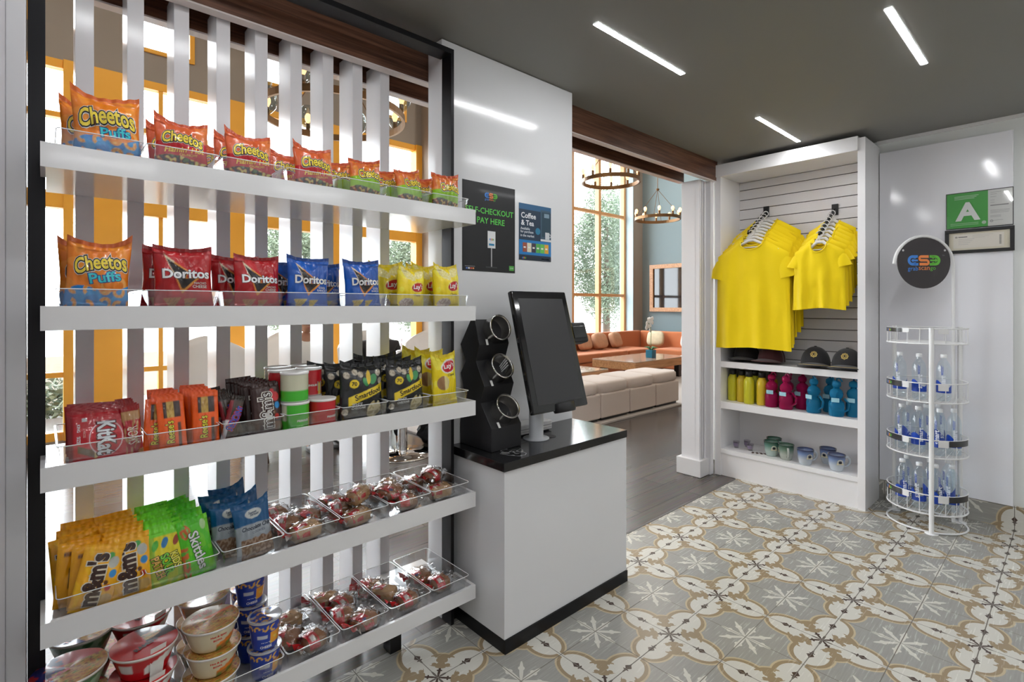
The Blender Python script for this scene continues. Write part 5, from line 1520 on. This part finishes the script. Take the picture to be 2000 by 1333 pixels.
# ---- noodle bowls ----------------------------------------------------
BOWL = printed('printed_paper_bowl', rough=.28, coat=.5)
def lidcol(kind):
    def c(x, y, r):           # x right, y back, in units of the radius
        d = math.hypot(x, y)
        n1 = nz(x, y, 5, kind); n2 = nz(x * 1.0, y * 3.0, 6, kind + 5)
        food = (.50, .20, .04) if n2 > .1 else ((.62, .42, .10) if n2 > -.12 else ((.10, .20, .03) if n1 > .12 else (.30, .07, .02)))
        if kind == 'cream' or kind == 0:
            if y > .34: return (.72, .60, .42)
            if y > .12 and x > -.2: return (.80, .18, .04) if y < .28 else (.72, .60, .42)
            return food
        if kind == 1:
            if x > .05 and y > -.1: return (.03, .015, .015) if not ell(x, y, .25, .30, .40, .22, .2) else food
            return (.55, .010, .012)
        if kind == 2:
            if x < -.1 and y > .0 or (x < -.45): return (.015, .02, .16) if n1 < .2 else (.45, .02, .02)
            if y > .25: return (.50, .03, .03)
            return food
        if d > .85: return (.62, .66, .58)
        return food
    return c
def bowl(kind, label, loc, rz, r=.076, h=.074):
    t = thing('noodle_bowl', label, 'bowl', loc, rz, group='instant noodle bowls')
    side = {0: (.70, .62, .42), 1: (.50, .008, .014), 2: (.26, .40, .26)}[kind]
    def cf(a, t_, rr, z):
        a = (a + PI / 2) % (2 * PI); a = a if a < PI else a - 2 * PI
        if z > h - .006: return (.76, .72, .66)
        if kind == 0:
            if -.2 < a < .9 and z < h * (.30 + .32 * (a + .2)): return (.80, .22, .03) if z > h * .22 else ((.40, .18, .05) if nz(a * 2, z * 60, 1.5) > 0 else (.12, .25, .05))
            if a > 1.3 or a < -1.6: return (.75, .30, .08)
            return side
        if kind == 1:
            if -.35 < a < .95 and abs(z - h * (.50 + .35 * a)) < h * .17: return (.75, .74, .70)
            if -1.3 < a < -.75 and h * .35 < z < h * .75: return (.62, .58, .56)
            if a > .9: return (.03, .02, .02)
            return side
        return side if nz(a * 2, z * 40, 1, 3) < .1 else (.05, .16, .06)
    pr_ = [(0, .003), (r * .66, 0), (r * .70, .004)] + [(r * (.70 + .27 * (k / 12) ** .9), .004 + (h - .010) * k / 12) for k in range(1, 13)] + [(r * 1.02, h - .005), (r * 1.02, h - .001), (r, h)]
    m = MB(); m.lathe(pr_, n=96, colf=cf)
    lc = lidcol(kind)
    def lid(u, v):
        rr = r * v; a = 2 * PI * u
        return (rr * math.cos(a), rr * math.sin(a), h + .0008 * math.sin(a * 5) * v + .0006)
    def lcf(u, v): return lc(v * math.cos(2 * PI * u), v * math.sin(2 * PI * u), r)
    body = m.build('body', BOWL, t)
    m = MB(); m.grid(96, 44, lid, colf=lcf)
    up = lambda a, b: (a, b, h + .0022)
    if kind == 0:
        m.text('Hot & Spicy', r * .80, lambda a, b: up(a - .1 * r, b + .52 * r), (.70, .04, .02), off=.03)
        m.text('NOODLES', r * .60, lambda a, b: up(a - .05 * r, b + .66 * r), (.70, .04, .02), off=.03)
    if kind == 1: m.text('RAMEN', r * .8, lambda a, b: up(a * .9 - b * .3 - .05 * r, b + a * .3 - .22 * r), (.03, .015, .015), off=.05)
    if kind == 2: m.text('Noodles', r * .8, lambda a, b: up(a * .9 - b * .35 - .38 * r, b + a * .35 - .18 * r), (.60, .03, .05), off=.04)
    m.build('lid', BOWL, t)
    def sf(a, b, e=.0008):
        k = .004 + (h - .010) * .5 + b; q = max(0, min(1, (k - .004) / (h - .010)))
        R_ = r * (.70 + .27 * q ** .9) + e; th = -PI / 2 + a / (r * .85); return (R_ * math.cos(th), R_ * math.sin(th), k)
    m = MB()
    if kind == 0:
        m.text('Hot & Spicy', .042, lambda a, b: sf(a - .010, b + .014), (.68, .04, .02), off=.04); m.text('BOWL', .024, lambda a, b: sf(a - .012, b + .002), (.68, .04, .02), off=.04)
        m.build('print', BOWL, body)
    if kind == 1: m.text('1', .016, lambda a, b: sf(a + .006, b - .012), (.75, .74, .70), off=.06); m.build('print', BOWL, body)
    return t
def bstack(kind, base_label, x, y, n, rz, r=.076, h=.074):
    first = None
    for k in range(n):
        lab = base_label + ', ' + (['bottom', 'top'][k] if n == 2 else ['bottom', 'middle', 'top'][k])
        if first is None: first = bowl(kind, lab, (x, y, z5), rz, r, h)
        else: dup(first, (x + rnd.uniform(-.003, .003), y + rnd.uniform(-.002, .002), z5 + k * (h + .0035)), (0, 0, rz + math.radians(rnd.uniform(-6, 6))), lab)
    return first
TRZ = math.radians
a = bstack(0, 'cream noodle bowl in the front stack', .352 + .03, 1.790, 3, TRZ(10))
b = bstack(1, 'red noodle bowl in the front stack', .212, 1.795, 3, TRZ(10), r=.080)
c = bstack(2, 'blue and green noodle bowl in the front left stack', .045 + .005, 1.80, 3, TRZ(5), r=.080)
for src, x, y, nm in ((a, .395, 1.962, 'cream noodle bowl in the back stack'), (b, .225, 1.972, 'red and black noodle bowl in the back stack'), (c, .085, 1.99, 'green noodle bowl in the back left stack')):
    for k in range(3):
        dup(src, (x, y, z5 + k * .0775), (0, 0, TRZ(20 + 5 * k)), nm + ', ' + ['bottom', 'middle', 'top'][k])
# pasta cups
def cup(label, loc, rz):
    t = thing('pasta_cup', label, 'cup', loc, rz, group='blue pasta cups'); r = .050; h = .092
    def cf(a, t_, rr, z):
        a = (a + PI / 2) % (2 * PI); a = a if a < PI else a - 2 * PI
        if z > h - .004: return (.8, .8, .8)
        if .10 < a < 1.15 and .018 < z < .056: return (.85, .36, .02) if nz(a, z * 20, 3) < .3 else (.78, .55, .08)
        if -.80 < a < -.10 and .038 < z < .050: return (.55, .58, .66)
        if z > .058 and curl(a * 1.2, z * 22, 1.6, 4): return (.80, .45, .06)
        return (.008, .045, .38)
    m = MB(); m.lathe([(0, .002), (r * .72, 0)] + [(r * (.74 + .24 * k / 32), h * k / 32) for k in range(33)] + [(r * 1.03, h - .003), (r * 1.03, h)], n=96, colf=cf)
    m.text('MAC &', .026, lambda a, b: (lambda th, R_: (R_ * math.cos(th), R_ * math.sin(th), .020 + b + .008))(-PI / 2 - .2 + a / .04, .0405), (.8, .82, .85), off=.03)
    m.text('CHEESE', .034, lambda a, b: (lambda th, R_: (R_ * math.cos(th), R_ * math.sin(th), .012 + b))(-PI / 2 - .2 + a / .04, .0400), (.8, .82, .85), off=.03)
    m.build('body', BOWL, t)
    def lcf(u, v):
        x, y = v * math.cos(2 * PI * u), v * math.sin(2 * PI * u)
        if v > .9: return (.72, .72, .72)
        if x > .25 and y < .5: return (.70, .72, .76)
        return (.80, .45, .06) if curl(x, y, 2.2, 7) else ((.02, .08, .42) if nz(x, y, 2) < .25 else (.5, .55, .62))
    MB().grid(48, 14, lambda u, v: (r * v * math.cos(2 * PI * u), r * v * math.sin(2 * PI * u), h + .0006 + .0008 * math.sin(u * 25) * v), colf=lcf).build('lid', printed('foil_lid', rough=.14, coat=.6, metal=.35), t)
    return t
u0 = cup('blue pasta cup at the bottom of the front stack', (.530, 1.775, z5), TRZ(10))
dup(u0, (.530, 1.773, z5 + .0955), (0, 0, TRZ(0)), 'blue pasta cup on top of the front stack, foil lid showing')
dup(u0, (.520, 1.890, z5), (0, 0, TRZ(20)), 'blue pasta cup at the bottom of the second stack')
dup(u0, (.520, 1.890, z5 + .0955), (0, 0, TRZ(-10)), 'blue pasta cup in the middle of the second stack')
dup(u0, (.517, 1.887, z5 + .191), (0, 0, TRZ(5)), 'blue pasta cup on top of the second stack')
dup(u0, (.535, 2.005, z5), (0, 0, TRZ(40)), 'blue pasta cup at the bottom of the rear stack')
dup(u0, (.535, 2.005, z5 + .0955), (0, 0, TRZ(60)), 'blue pasta cup on top of the rear stack')
# ------------------------------------------------------------------ lobby furniture
OTT = mat('beige_tweed_fabric', (.66, .57, .51), rough=.9, sheen=.2, bump=(300, .001))
o0 = None
onames = ['first', 'second', 'third', 'fourth', 'fifth', 'sixth']
for i in range(6):
    x = 3.16 + .595 * i
    lab = 'beige cube ottoman in the row across the lobby, %s from the left' % onames[i]
    if o0 is None:
        o0 = thing('cube_ottoman', lab, 'ottoman', (x, 3.85, .02), group='beige cube ottomans in a row')
        MB().box(0, 0, .03, .58, .58, .325).build('base', OTT, o0, bevel=.02, seg=3)
        m = MB(); m.blob((.29, .29, .39), (.292, .292, .078), 3, .02, 2, 14, power=.35); m.build('cushion', OTT, o0)
        MB().box(.03, .03, 0, .55, .55, .03).build('plinth', BLACKP, o0)
    else: dup(o0, (x, 3.85, .02), None, lab)
rug = MB().box(3.0, 3.78, 0, 10.1, 6.15, .02).build('area_rug', mat('pale_grey_rug', (.50, .46, .43), rough=.95, bump=(200, .002)), None)
tag(rug, 'large pale rug under the ottomans and coffee tables', 'rug')
def ctable(x, y, w, d, lab):
    t = thing('coffee_table', lab, 'table', (x, y, .02))
    MB().box(0, 0, .25, w, d, .385).build('apron', OAK, t, bevel=.004)
    MB().box(.0, .0, .385, w, d, .40).build('tabletop', mat('glossy_table_top', (.42, .30, .22), rough=.12), t, bevel=.003)
    for lx, ly in ((.1, .1), (w - .2, .1), (.1, d - .2), (w - .2, d - .2)):
        MB().box(lx, ly, 0, lx + .1, ly + .1, .25).build('leg', BLACKP, t)
    return t
ctable(7.58, 5.17, 1.8, .95, 'long honey wood coffee table with the white orchid on it')
ctable(5.0, 4.93, 1.5, .85, 'honey wood coffee table behind the leftmost visible ottoman')
SOFA = mat('burnt_orange_upholstery', (.48, .15, .05), rough=.75, sheen=.2)
sf = thing('corner_sofa', 'long burnt orange corner sofa under the tall window', 'sofa', (10.0, 6.9, 0))
MB().box(-3.6, -.30, .0, .9, .50, .26).box(.25, -4.0, 0, .98, -.30, .26).build('base', SOFA, sf, bevel=.02)
for k in range(2, 6):
    MB().box(-5.4 + .96 * k, -.32, .26, -5.4 + .96 * (k + 1) - .01, .42, .44).build('seat_cushion', SOFA, sf, bevel=.035, seg=3)
for k in range(4):
    MB().box(.22, -.42 - .93 * (k + 1), .26, .95, -.42 - .93 * k - .01, .44).build('seat_cushion', SOFA, sf, bevel=.035, seg=3)
MB().box(-3.6, .38, .26, .9, .50, .80).box(.86, -4.0, .26, .98, .38, .80).build('backrest', SOFA, sf, bevel=.03, seg=3)
def pillow(x, y, rz, c, lab, tilt=-20):
    t = MB(); t.blob((0, 0, 0), (.20, .085, .18), 5, .06, 2, 12, power=.55)
    o = t.build('throw_pillow', mat('pillow_%.2f_%.2f' % (c[0], c[2]), c, rough=.9, var=(14, .2)), None, (x, y, .63), (math.radians(tilt), 0, rz))
    tag(o, lab, 'pillow', 'throw pillows on the orange sofa'); return o
tan_ = (.50, .28, .17); crm = (.62, .55, .38)
pillow(8.55, 7.12, .1, tan_, 'pale pillow at the left end of the sofa beside the card terminal')
pillow(9.05, 7.10, -.1, tan_, 'tan pillow on the sofa under the window, middle of three')
pillow(9.65, 7.12, .15, tan_, 'tan pillow on the sofa under the window, right of three')
pillow(10.66, 6.72, math.radians(-75), crm, 'cream patterned pillow in the sofa corner behind the orchid')
pillow(10.66, 5.85, math.radians(-85), (.66, .62, .56), 'off-white pillow on the sofa beside the fluted column')
# orchid
oc = thing('potted_orchid', 'white orchid in a blue cube pot on the coffee table', 'plant', (8.52, 5.47, .42))
MB().box(-.07, -.07, 0, .07, .07, .15).build('pot', mat('blue_glaze', (.02, .16, .26), rough=.2), oc, bevel=.006)
m = MB(); m.tube([(0, 0, .14), (.0, 0, .3), (.01, .0, .5), (-.02, .01, .62), (-.08, .0, .66)], .005, 6); m.build('stem', mat('green_stem', (.08, .18, .05)), oc)
m = MB(); random.seed(3)
for k in range(12):
    c = Vector((-.10 + .17 * random.random(), -.04 + .08 * random.random(), .50 + .26 * random.random()))
    for q in range(5):
        a = 2 * PI * q / 5 + k; d = Vector((math.cos(a), .25 * math.sin(k), math.sin(a))) * .035
        m.blob(c + d * .6, (.022, .010, .022), k, .1, 2, 5)
m.build('flowers', mat('white_petal', (.80, .78, .76), rough=.6), oc)
m = MB()
for k in range(4):
    a = k * 1.6; m.tube([(0, 0, .13), (.06 * math.cos(a), .06 * math.sin(a), .20), (.14 * math.cos(a), .14 * math.sin(a), .19)], [.01, .02, .004], 6)
m.build('leaves', mat('orchid_leaf', (.05, .15, .04)), oc)
# framed screen
tv = thing('wall_screen', 'large screen in a honey wood frame on the blue grey wall', 'screen', (11.3, 6.66, 1.84))
m = MB(); m.box(-.07, -.90, -.58, 0, .90, -.47).box(-.07, -.90, .47, 0, .90, .58).box(-.07, -.90, -.47, 0, -.70, .47).box(-.07, .78, -.47, 0, .58 + .32, .47)
m = MB(); m.box(-.09, -1.12, -.58, 0, .58, -.48).box(-.09, -1.12, .48, 0, .58, .58).box(-.09, -1.12, -.48, 0, -1.02, .48).box(-.09, .48, -.48, 0, .58, .48)
m.build('frame', OAK, tv, bevel=.004)
MB().box(-.05, -1.02, -.48, -.005, .48, .48).build('screen', BLACKG, tv)

# chandeliers
BULBM = mat('warm_bulb', (1, .8, .5), emit=(1.0, .50, .17), es=BULB)
BRONZE = mat('aged_brass', (.20, .11, .05), rough=.4, metal=.8)
def chandelier(loc, r, lab, n=10, glass=False):
    t = thing('ring_chandelier', lab, 'chandelier', loc, group='ring chandeliers in the lobby')
    m = MB()
    m.lathe([(r - .012, -.03), (r + .012, -.03), (r + .012, .03), (r - .012, .03), (r - .012, -.03)], n=48, smooth=False); m.build('ring', BRONZE, t)
    hub = (0, 0, .62)
    m = MB()
    for k in range(4):
        a = 2 * PI * k / 4 + .4; m.tube([(r * math.cos(a), r * math.sin(a), .03), hub], .005, 5)
    m.build('chain', BRONZE, t)
    MB().tube([hub, (0, 0, 5.3 - loc[2])], .007, 6).lathe([(0, -.03), (.035, -.01), (.035, .01), (0, .03)], hub, 14).build('stem', BRONZE, t)
    for k in range(n):
        a = 2 * PI * k / n
        c = (r * math.cos(a), r * math.sin(a), .03)
        hsock = MB().cyl(c, (c[0], c[1], .095), .02, n=12).build('socket', BRONZE, t)
        m = MB(); m.lathe([(0, 0), (.012, .005), (.030, .05), (.030, .075), (.018, .10), (0, .108)], (c[0], c[1], .092), 12); m.build('bulb', BULBM, hsock)
        if glass:
            m = MB(); m.lathe([(.03, -.02), (.075, .03), (.09, .10), (.075, .17), (.045, .21)], (c[0], c[1], .06), 20); m.build('glass_shade', clear('smoky_glass', (.72, .80, .82), refl=.9, base=.05), hsock)
    return t
chandelier((6.84, 5.14, H + 2.03), .46, 'ring chandelier partly hidden by the walnut beam, nearer the window')
chandelier((9.6, 6.0, H + 1.84), .46, 'ring chandelier with glowing bulbs above the coffee table')
chandelier((1.95, 4.55, H + 1.72), .62, 'large ring chandelier with glass shades seen through the slats', 8, True)

# dining set and people behind the slats
CH = mat('white_upholstery', (.72, .69, .66), rough=.7, sheen=.2)
LEGW = mat('dark_walnut_leg', (.09, .04, .02), rough=.4)
def chair(x, y, rz, lab):
    t = thing('dining_chair', lab, 'chair', (x, y, 0), rz, group='white tall backed dining chairs')
    MB().box(-.26, -.26, .36, .26, .26, .47).build('seat', CH, t, bevel=.04, seg=3)
    m = MB()
    def bk(u, v):
        a = math.radians(-90 + 0) + (u - .5) * 2.6
        r = .30 + .03 * v
        z = .40 + v * (.72 - .26 * abs(u - .5) ** 1.5 * 2.0)
        return (r * math.sin((u - .5) * 2.6), .06 + r * math.cos((u - .5) * 2.6) * .95 + .10 * v, z)
    m.grid(20, 10, bk); m.build('backrest', CH, t, solid=.04)
    for sx, sy in ((-1, -1), (1, -1), (-1, 1), (1, 1)):
        MB().cyl((sx * .24, sy * .24, 0), (sx * .20, sy * .20, .37), .013, .022, 10).build('leg', LEGW, t)
    return t
def table(x, y, r, lab):
    t = thing('dining_table', lab, 'table', (x, y, 0))
    MB().lathe([(0, .82), (r, .82), (r + .005, .835), (r, .85), (0, .85)], n=48).build('tabletop', mat('white_table', (.75, .74, .72), rough=.15), t)
    MB().cyl((0, 0, .02), (0, 0, .82), .045, n=24).build('column', CHROME, t)
    MB().lathe([(0, 0), (.29, 0), (.29, .006), (.06, .03), (0, .03)], n=48).build('base', CHROME, t)
    return t
table(2.52, 4.32, .38, 'round white cafe table on a chrome column and disc base')
def cup_straw(x, y, lab):
    t = thing('takeaway_cup', lab, 'cup', (x, y, .8505))
    MB().lathe([(0, 0), (.032, 0), (.042, .13), (.0415, .13), (.0315, .004)], n=20).build('body', mat('paper_cup', (.75, .72, .70), rough=.5), t)
    MB().lathe([(.044, .128), (.044, .138), (.03, .145), (0, .145)], n=20).build('lid', mat('white_plastic', (.8, .8, .8), rough=.3), t)
    MB().tube([(0, 0, .14), (.01, 0, .25)], .004, 6).build('straw', mat('red_straw', (.6, .3, .3)), t)
cup_straw(2.42, 4.18, 'white takeaway cup with a straw on the round cafe table')
c1 = chair(2.66, 5.14, math.radians(-15), 'white dining chair under the seated person in black')
chair(1.20, 5.05, math.radians(10), 'white dining chair with dark legs left of the seated person in white')
chair(2.05, 5.62, math.radians(0), 'white dining chair under the seated person in white')
def person(lab, loc, rz, top_c, hair_c, skin_c, lean=0.0, arm=1):
    t = thing('person', lab, 'person', loc, rz)
    def skin(name, verts, edges, radii, m_, root=0):
        me = bpy.data.meshes.new(name); me.from_pydata(verts, edges, []); me.materials.append(m_)
        o = bpy.data.objects.new(name, me); C.objects.link(o); o.parent = t
        sk = o.modifiers.new('skin', 'SKIN'); sk.use_smooth_shade = True
        for i, r in enumerate(radii): me.skin_vertices[0].data[i].radius = (r, r) if not isinstance(r, tuple) else r
        for i in range(len(verts)): me.skin_vertices[0].data[i].use_root = (i == root)
        s_ = o.modifiers.new('sub', 'SUBSURF'); s_.levels = s_.render_levels = 2
        return o
    SK = mat('skin_%.2f' % skin_c[0], skin_c, rough=.55, sss=.1)
    # bare body: pelvis, trunk, neck, arms, hands, legs in one surface; faces -y
    V = [(0, 0, .56), (0, -.01, .72), (0, -.01, .90), (0, 0, 1.02), (0, -.005, 1.09), (0, -.02, 1.16)]
    R_ = [(.145, .11), (.13, .10), (.155, .11), (.10, .08), (.055, .055), (.05, .05)]
    E = [(0, 1), (1, 2), (2, 3), (3, 4), (4, 5)]
    def chain(start, pts, rs):
        p = start
        for q, r in zip(pts, rs):
            V.append(q); R_.append(r); E.append((p, len(V) - 1)); p = len(V) - 1
        return p
    for s in (-1, 1):
        w_ = chain(3, [(s * .17, 0, 1.0), (s * .22, -.04, .80), (s * .20, -.25, .765), (s * .16, -.36, .775)], [.055, .045, .032, (.035, .02)])
        for f_ in range(4):
            fx = s * (.14 + .016 * f_); chain(w_, [(fx, -.41, .780), (fx - s * .003, -.44 - .006 * (f_ in (1, 2)), .772), (fx - s * .004, -.455 - .01 * (f_ in (1, 2)), .762)], [.0095, .008, .007])
        chain(w_, [(s * .12, -.36, .785), (s * .105, -.385, .78)], [.010, .008])
        chain(0, [(s * .10, -.02, .54), (s * .12, -.42, .54), (s * .12, -.44, .28), (s * .12, -.42, .08), (s * .12, -.52, .04)], [.09, .07, .055, .038, (.04, .03)])
    skin('body', V, E, R_, SK)
    # head with a face
    m = MB()
    def hd(c, r):
        vs = []
        m.blob(c, r, 2, .0, 1, 18)
    hd((0, -.02, 1.26), (.078, .098, .118)); m.blob((0, -.06, 1.20), (.055, .055, .06), 1, 0, 1, 12)
    m.blob((0, -.122, 1.245), (.013, .022, .024), 1, 0, 1, 8)
    for s in (-1, 1): m.blob((s * .080, -.01, 1.25), (.010, .020, .032), 1, 0, 1, 8)
    hdm = m.build('head', SK, t)
    m = MB()
    for s in (-1, 1): m.blob((s * .030, -.108, 1.270), (.012, .008, .007), 1, 0, 1, 8)
    m.build('eyes', mat('eye_dark', (.03, .02, .015), rough=.2), hdm)
    MB().blob((0, -.113, 1.198), (.024, .007, .007), 1, 0, 1, 8).build('mouth', mat('lips', (.35, .12, .10), rough=.5), hdm)
    m = MB()
    m.grid(24, 10, lambda u, v: (.086 * math.cos(2 * PI * u) * math.cos(v * PI / 2), .005 + .102 * math.sin(2 * PI * u) * math.cos(v * PI / 2), 1.262 + (.122 * math.sin(v * PI / 2)) - (.075 if math.sin(2 * PI * u) > .1 else .0) * (1 - v) ** 1.5 + (.03 if math.sin(2 * PI * u) < -.4 else 0) * (1 - v)))
    m.build('hair', mat('hair_%.3f' % hair_c[0], hair_c, rough=.7), t, solid=.008)
    # top with sleeves
    tv_ = [(0, 0, .55), (0, -.01, .72), (0, -.01, .90), (0, 0, 1.02), (0, -.003, 1.07)]
    tr = [(.175, .14), (.16, .13), (.185, .135), (.13, .10), (.07, .065)]
    te = [(0, 1), (1, 2), (2, 3), (3, 4)]
    for s in (-1, 1):
        a = len(tv_); tv_ += [(s * .175, 0, 1.0), (s * .225, -.04, .80), (s * .205, -.24, .770)]; tr += [.075, .062, .045]; te += [(3, a), (a, a + 1), (a + 1, a + 2)]
    skin('jacket', tv_, te, tr, mat('cloth_%.2f' % top_c[0], top_c, rough=.85))
    pv = [(0, .0, .54)]; pr2 = [(.17, .13)]; pe = []
    for s in (-1, 1):
        a = len(pv); pv += [(s * .10, -.03, .53), (s * .12, -.42, .53), (s * .12, -.44, .28), (s * .12, -.42, .12)]; pr2 += [.105, .085, .07, .06]
        pe += [(0, a), (a, a + 1), (a + 1, a + 2), (a + 2, a + 3)]
    skin('trousers', pv, pe, pr2, mat('dark_trousers', (.02, .02, .024), rough=.8))
    for s in (-1, 1): MB().blob((s * .12, -.50, .045), (.045, .13, .045), 2, 0, 1, 12).build('shoe', BLACKP, t)
    return t
person('seated person in a black jacket leaning at the round cafe table', (2.62, 5.0, -.02), math.radians(-15), (.018, .016, .017), (.03, .015, .01), (.45, .25, .17))
person('seated person with short brown hair in a white shirt seen between two slats', (2.03, 5.45, -.02), math.radians(0), (.72, .70, .66), (.10, .045, .02), (.42, .22, .14))
bg = MB(); bg.blob((0, 0, .13), (.20, .13, .13), 4, .35, 2.2, 16); bgo = thing('backpack', 'black bag on the floor behind the cafe table base', 'bag', (3.02, 4.50, 0)); bg.build('body', mat('black_nylon', (.012, .012, .014), rough=.55), bgo)
MB().tube([(-.12, -.1, .2), (0, -.14, .27), (.12, -.1, .2)], .008, 6).build('strap', BLACKP, bgo)
# ------------------------------------------------------------------ outside planting
LEAF = mat('grey_green_foliage', (.15, .19, .13), rough=.7, var=(2, .35))  # one muted grey-green, tone varied at random
BARK = mat('bark', (.10, .07, .05), rough=.9)
def tree(x, y, h, r, n, lab, seed):
    random.seed(seed)
    t = thing('tree', lab, 'tree', (x, y, -.1), group='trees outside the lobby windows')
    MB().tube([(0, 0, 0), (.05, .05, h * .4), (0, 0, h * .75)], [.14, .10, .05], 8).build('trunk', BARK, t)
    m = MB(); vs = []; fs = []
    for k in range(n):
        d = Vector((random.gauss(0, 1), random.gauss(0, 1), random.gauss(0, 1))).normalized()
        c = Vector((0, 0, h * .55)) + Vector((d.x * r, d.y * r, d.z * h * .40)) * (.55 + .45 * random.random()) * (1 + .3 * noise.noise(d * 2.5 + Vector((seed, 0, 0))))
        a = Vector((random.gauss(0, 1), random.gauss(0, 1), random.gauss(0, .6))).normalized() * (.035 + .045 * random.random())
        b = a.cross(Vector((random.random(), random.random(), random.random()))).normalized() * .018
        o = len(vs); vs += [c - a, c + b, c + a, c - b]; fs.append((o, o + 1, o + 2, o + 3))
    m.add(vs, fs); m.build('foliage', LEAF, t)['kind'] = 'stuff'
for i, (x, y, h, r) in enumerate(((14.4, 11.0, 6.0, 1.3), (17.6, 12.0, 6.6, 1.5), (11.6, 11.6, 4.6, 1.1), (8.2, 13.0, 4.2, 1.3), (5.0, 14.4, 4.2, 1.3), (22.0, 15, 5.6, 1.6))):
    tree(x, y, h, r, 22000 if i < 5 else 12000, ['leafy tree filling the left half of the tall amber window', 'leafy tree filling the right half of the tall amber window', 'smaller leafy tree left of the tall amber window', 'tree seen through the rightmost pane behind the slats', 'tree seen behind the blue snack bags', 'tall tree far right beyond the tall amber window'][i], i + 2)
def shrub(x, y, r, lab, seed):
    random.seed(seed); m = MB(); vs = []; fs = []
    for k in range(900):
        d = Vector((random.gauss(0, 1), random.gauss(0, 1), abs(random.gauss(0, 1)))).normalized(); c = d * r * (.5 + .5 * random.random())
        a = Vector((random.gauss(0, 1), random.gauss(0, 1), random.gauss(0, 1))).normalized() * .07; b = a.cross(Vector((1, .3, .2))).normalized() * .025
        o = len(vs); vs += [c - a, c + b, c + a, c - b]; fs.append((o, o + 1, o + 2, o + 3))
    m.add(vs, fs); o = m.build('shrub', LEAF, None, (x, y, -.1)); tag(o, lab, 'shrub', 'low shrubs outside')
shrub(.15, 9.2, .55, 'low leafy shrub outside at the far left of the glazing', 11)
shrub(1.7, 8.6, .5, 'low shrub outside behind the orange candy packs', 12)
shrub(-.6, 12.2, .8, 'larger shrub outside beyond the leftmost pane', 13)
bw = MB().box(4, 24, -.1, 34, 25, 3.0).build('low_building', mat('pale_render', (.62, .60, .56), rough=.8), None); tag(bw, 'long pale low building far outside the windows', 'building')
bw = MB().box(-2.5, 10.6, -.1, 3.6, 10.9, .62).build('garden_wall', mat('pale_stone', (.5, .48, .45), rough=.9), None); tag(bw, 'low pale garden wall outside the left glazing', 'wall')

chair(3.40, 5.3, math.radians(-50), 'white dining chair with curved back right of the person in black')
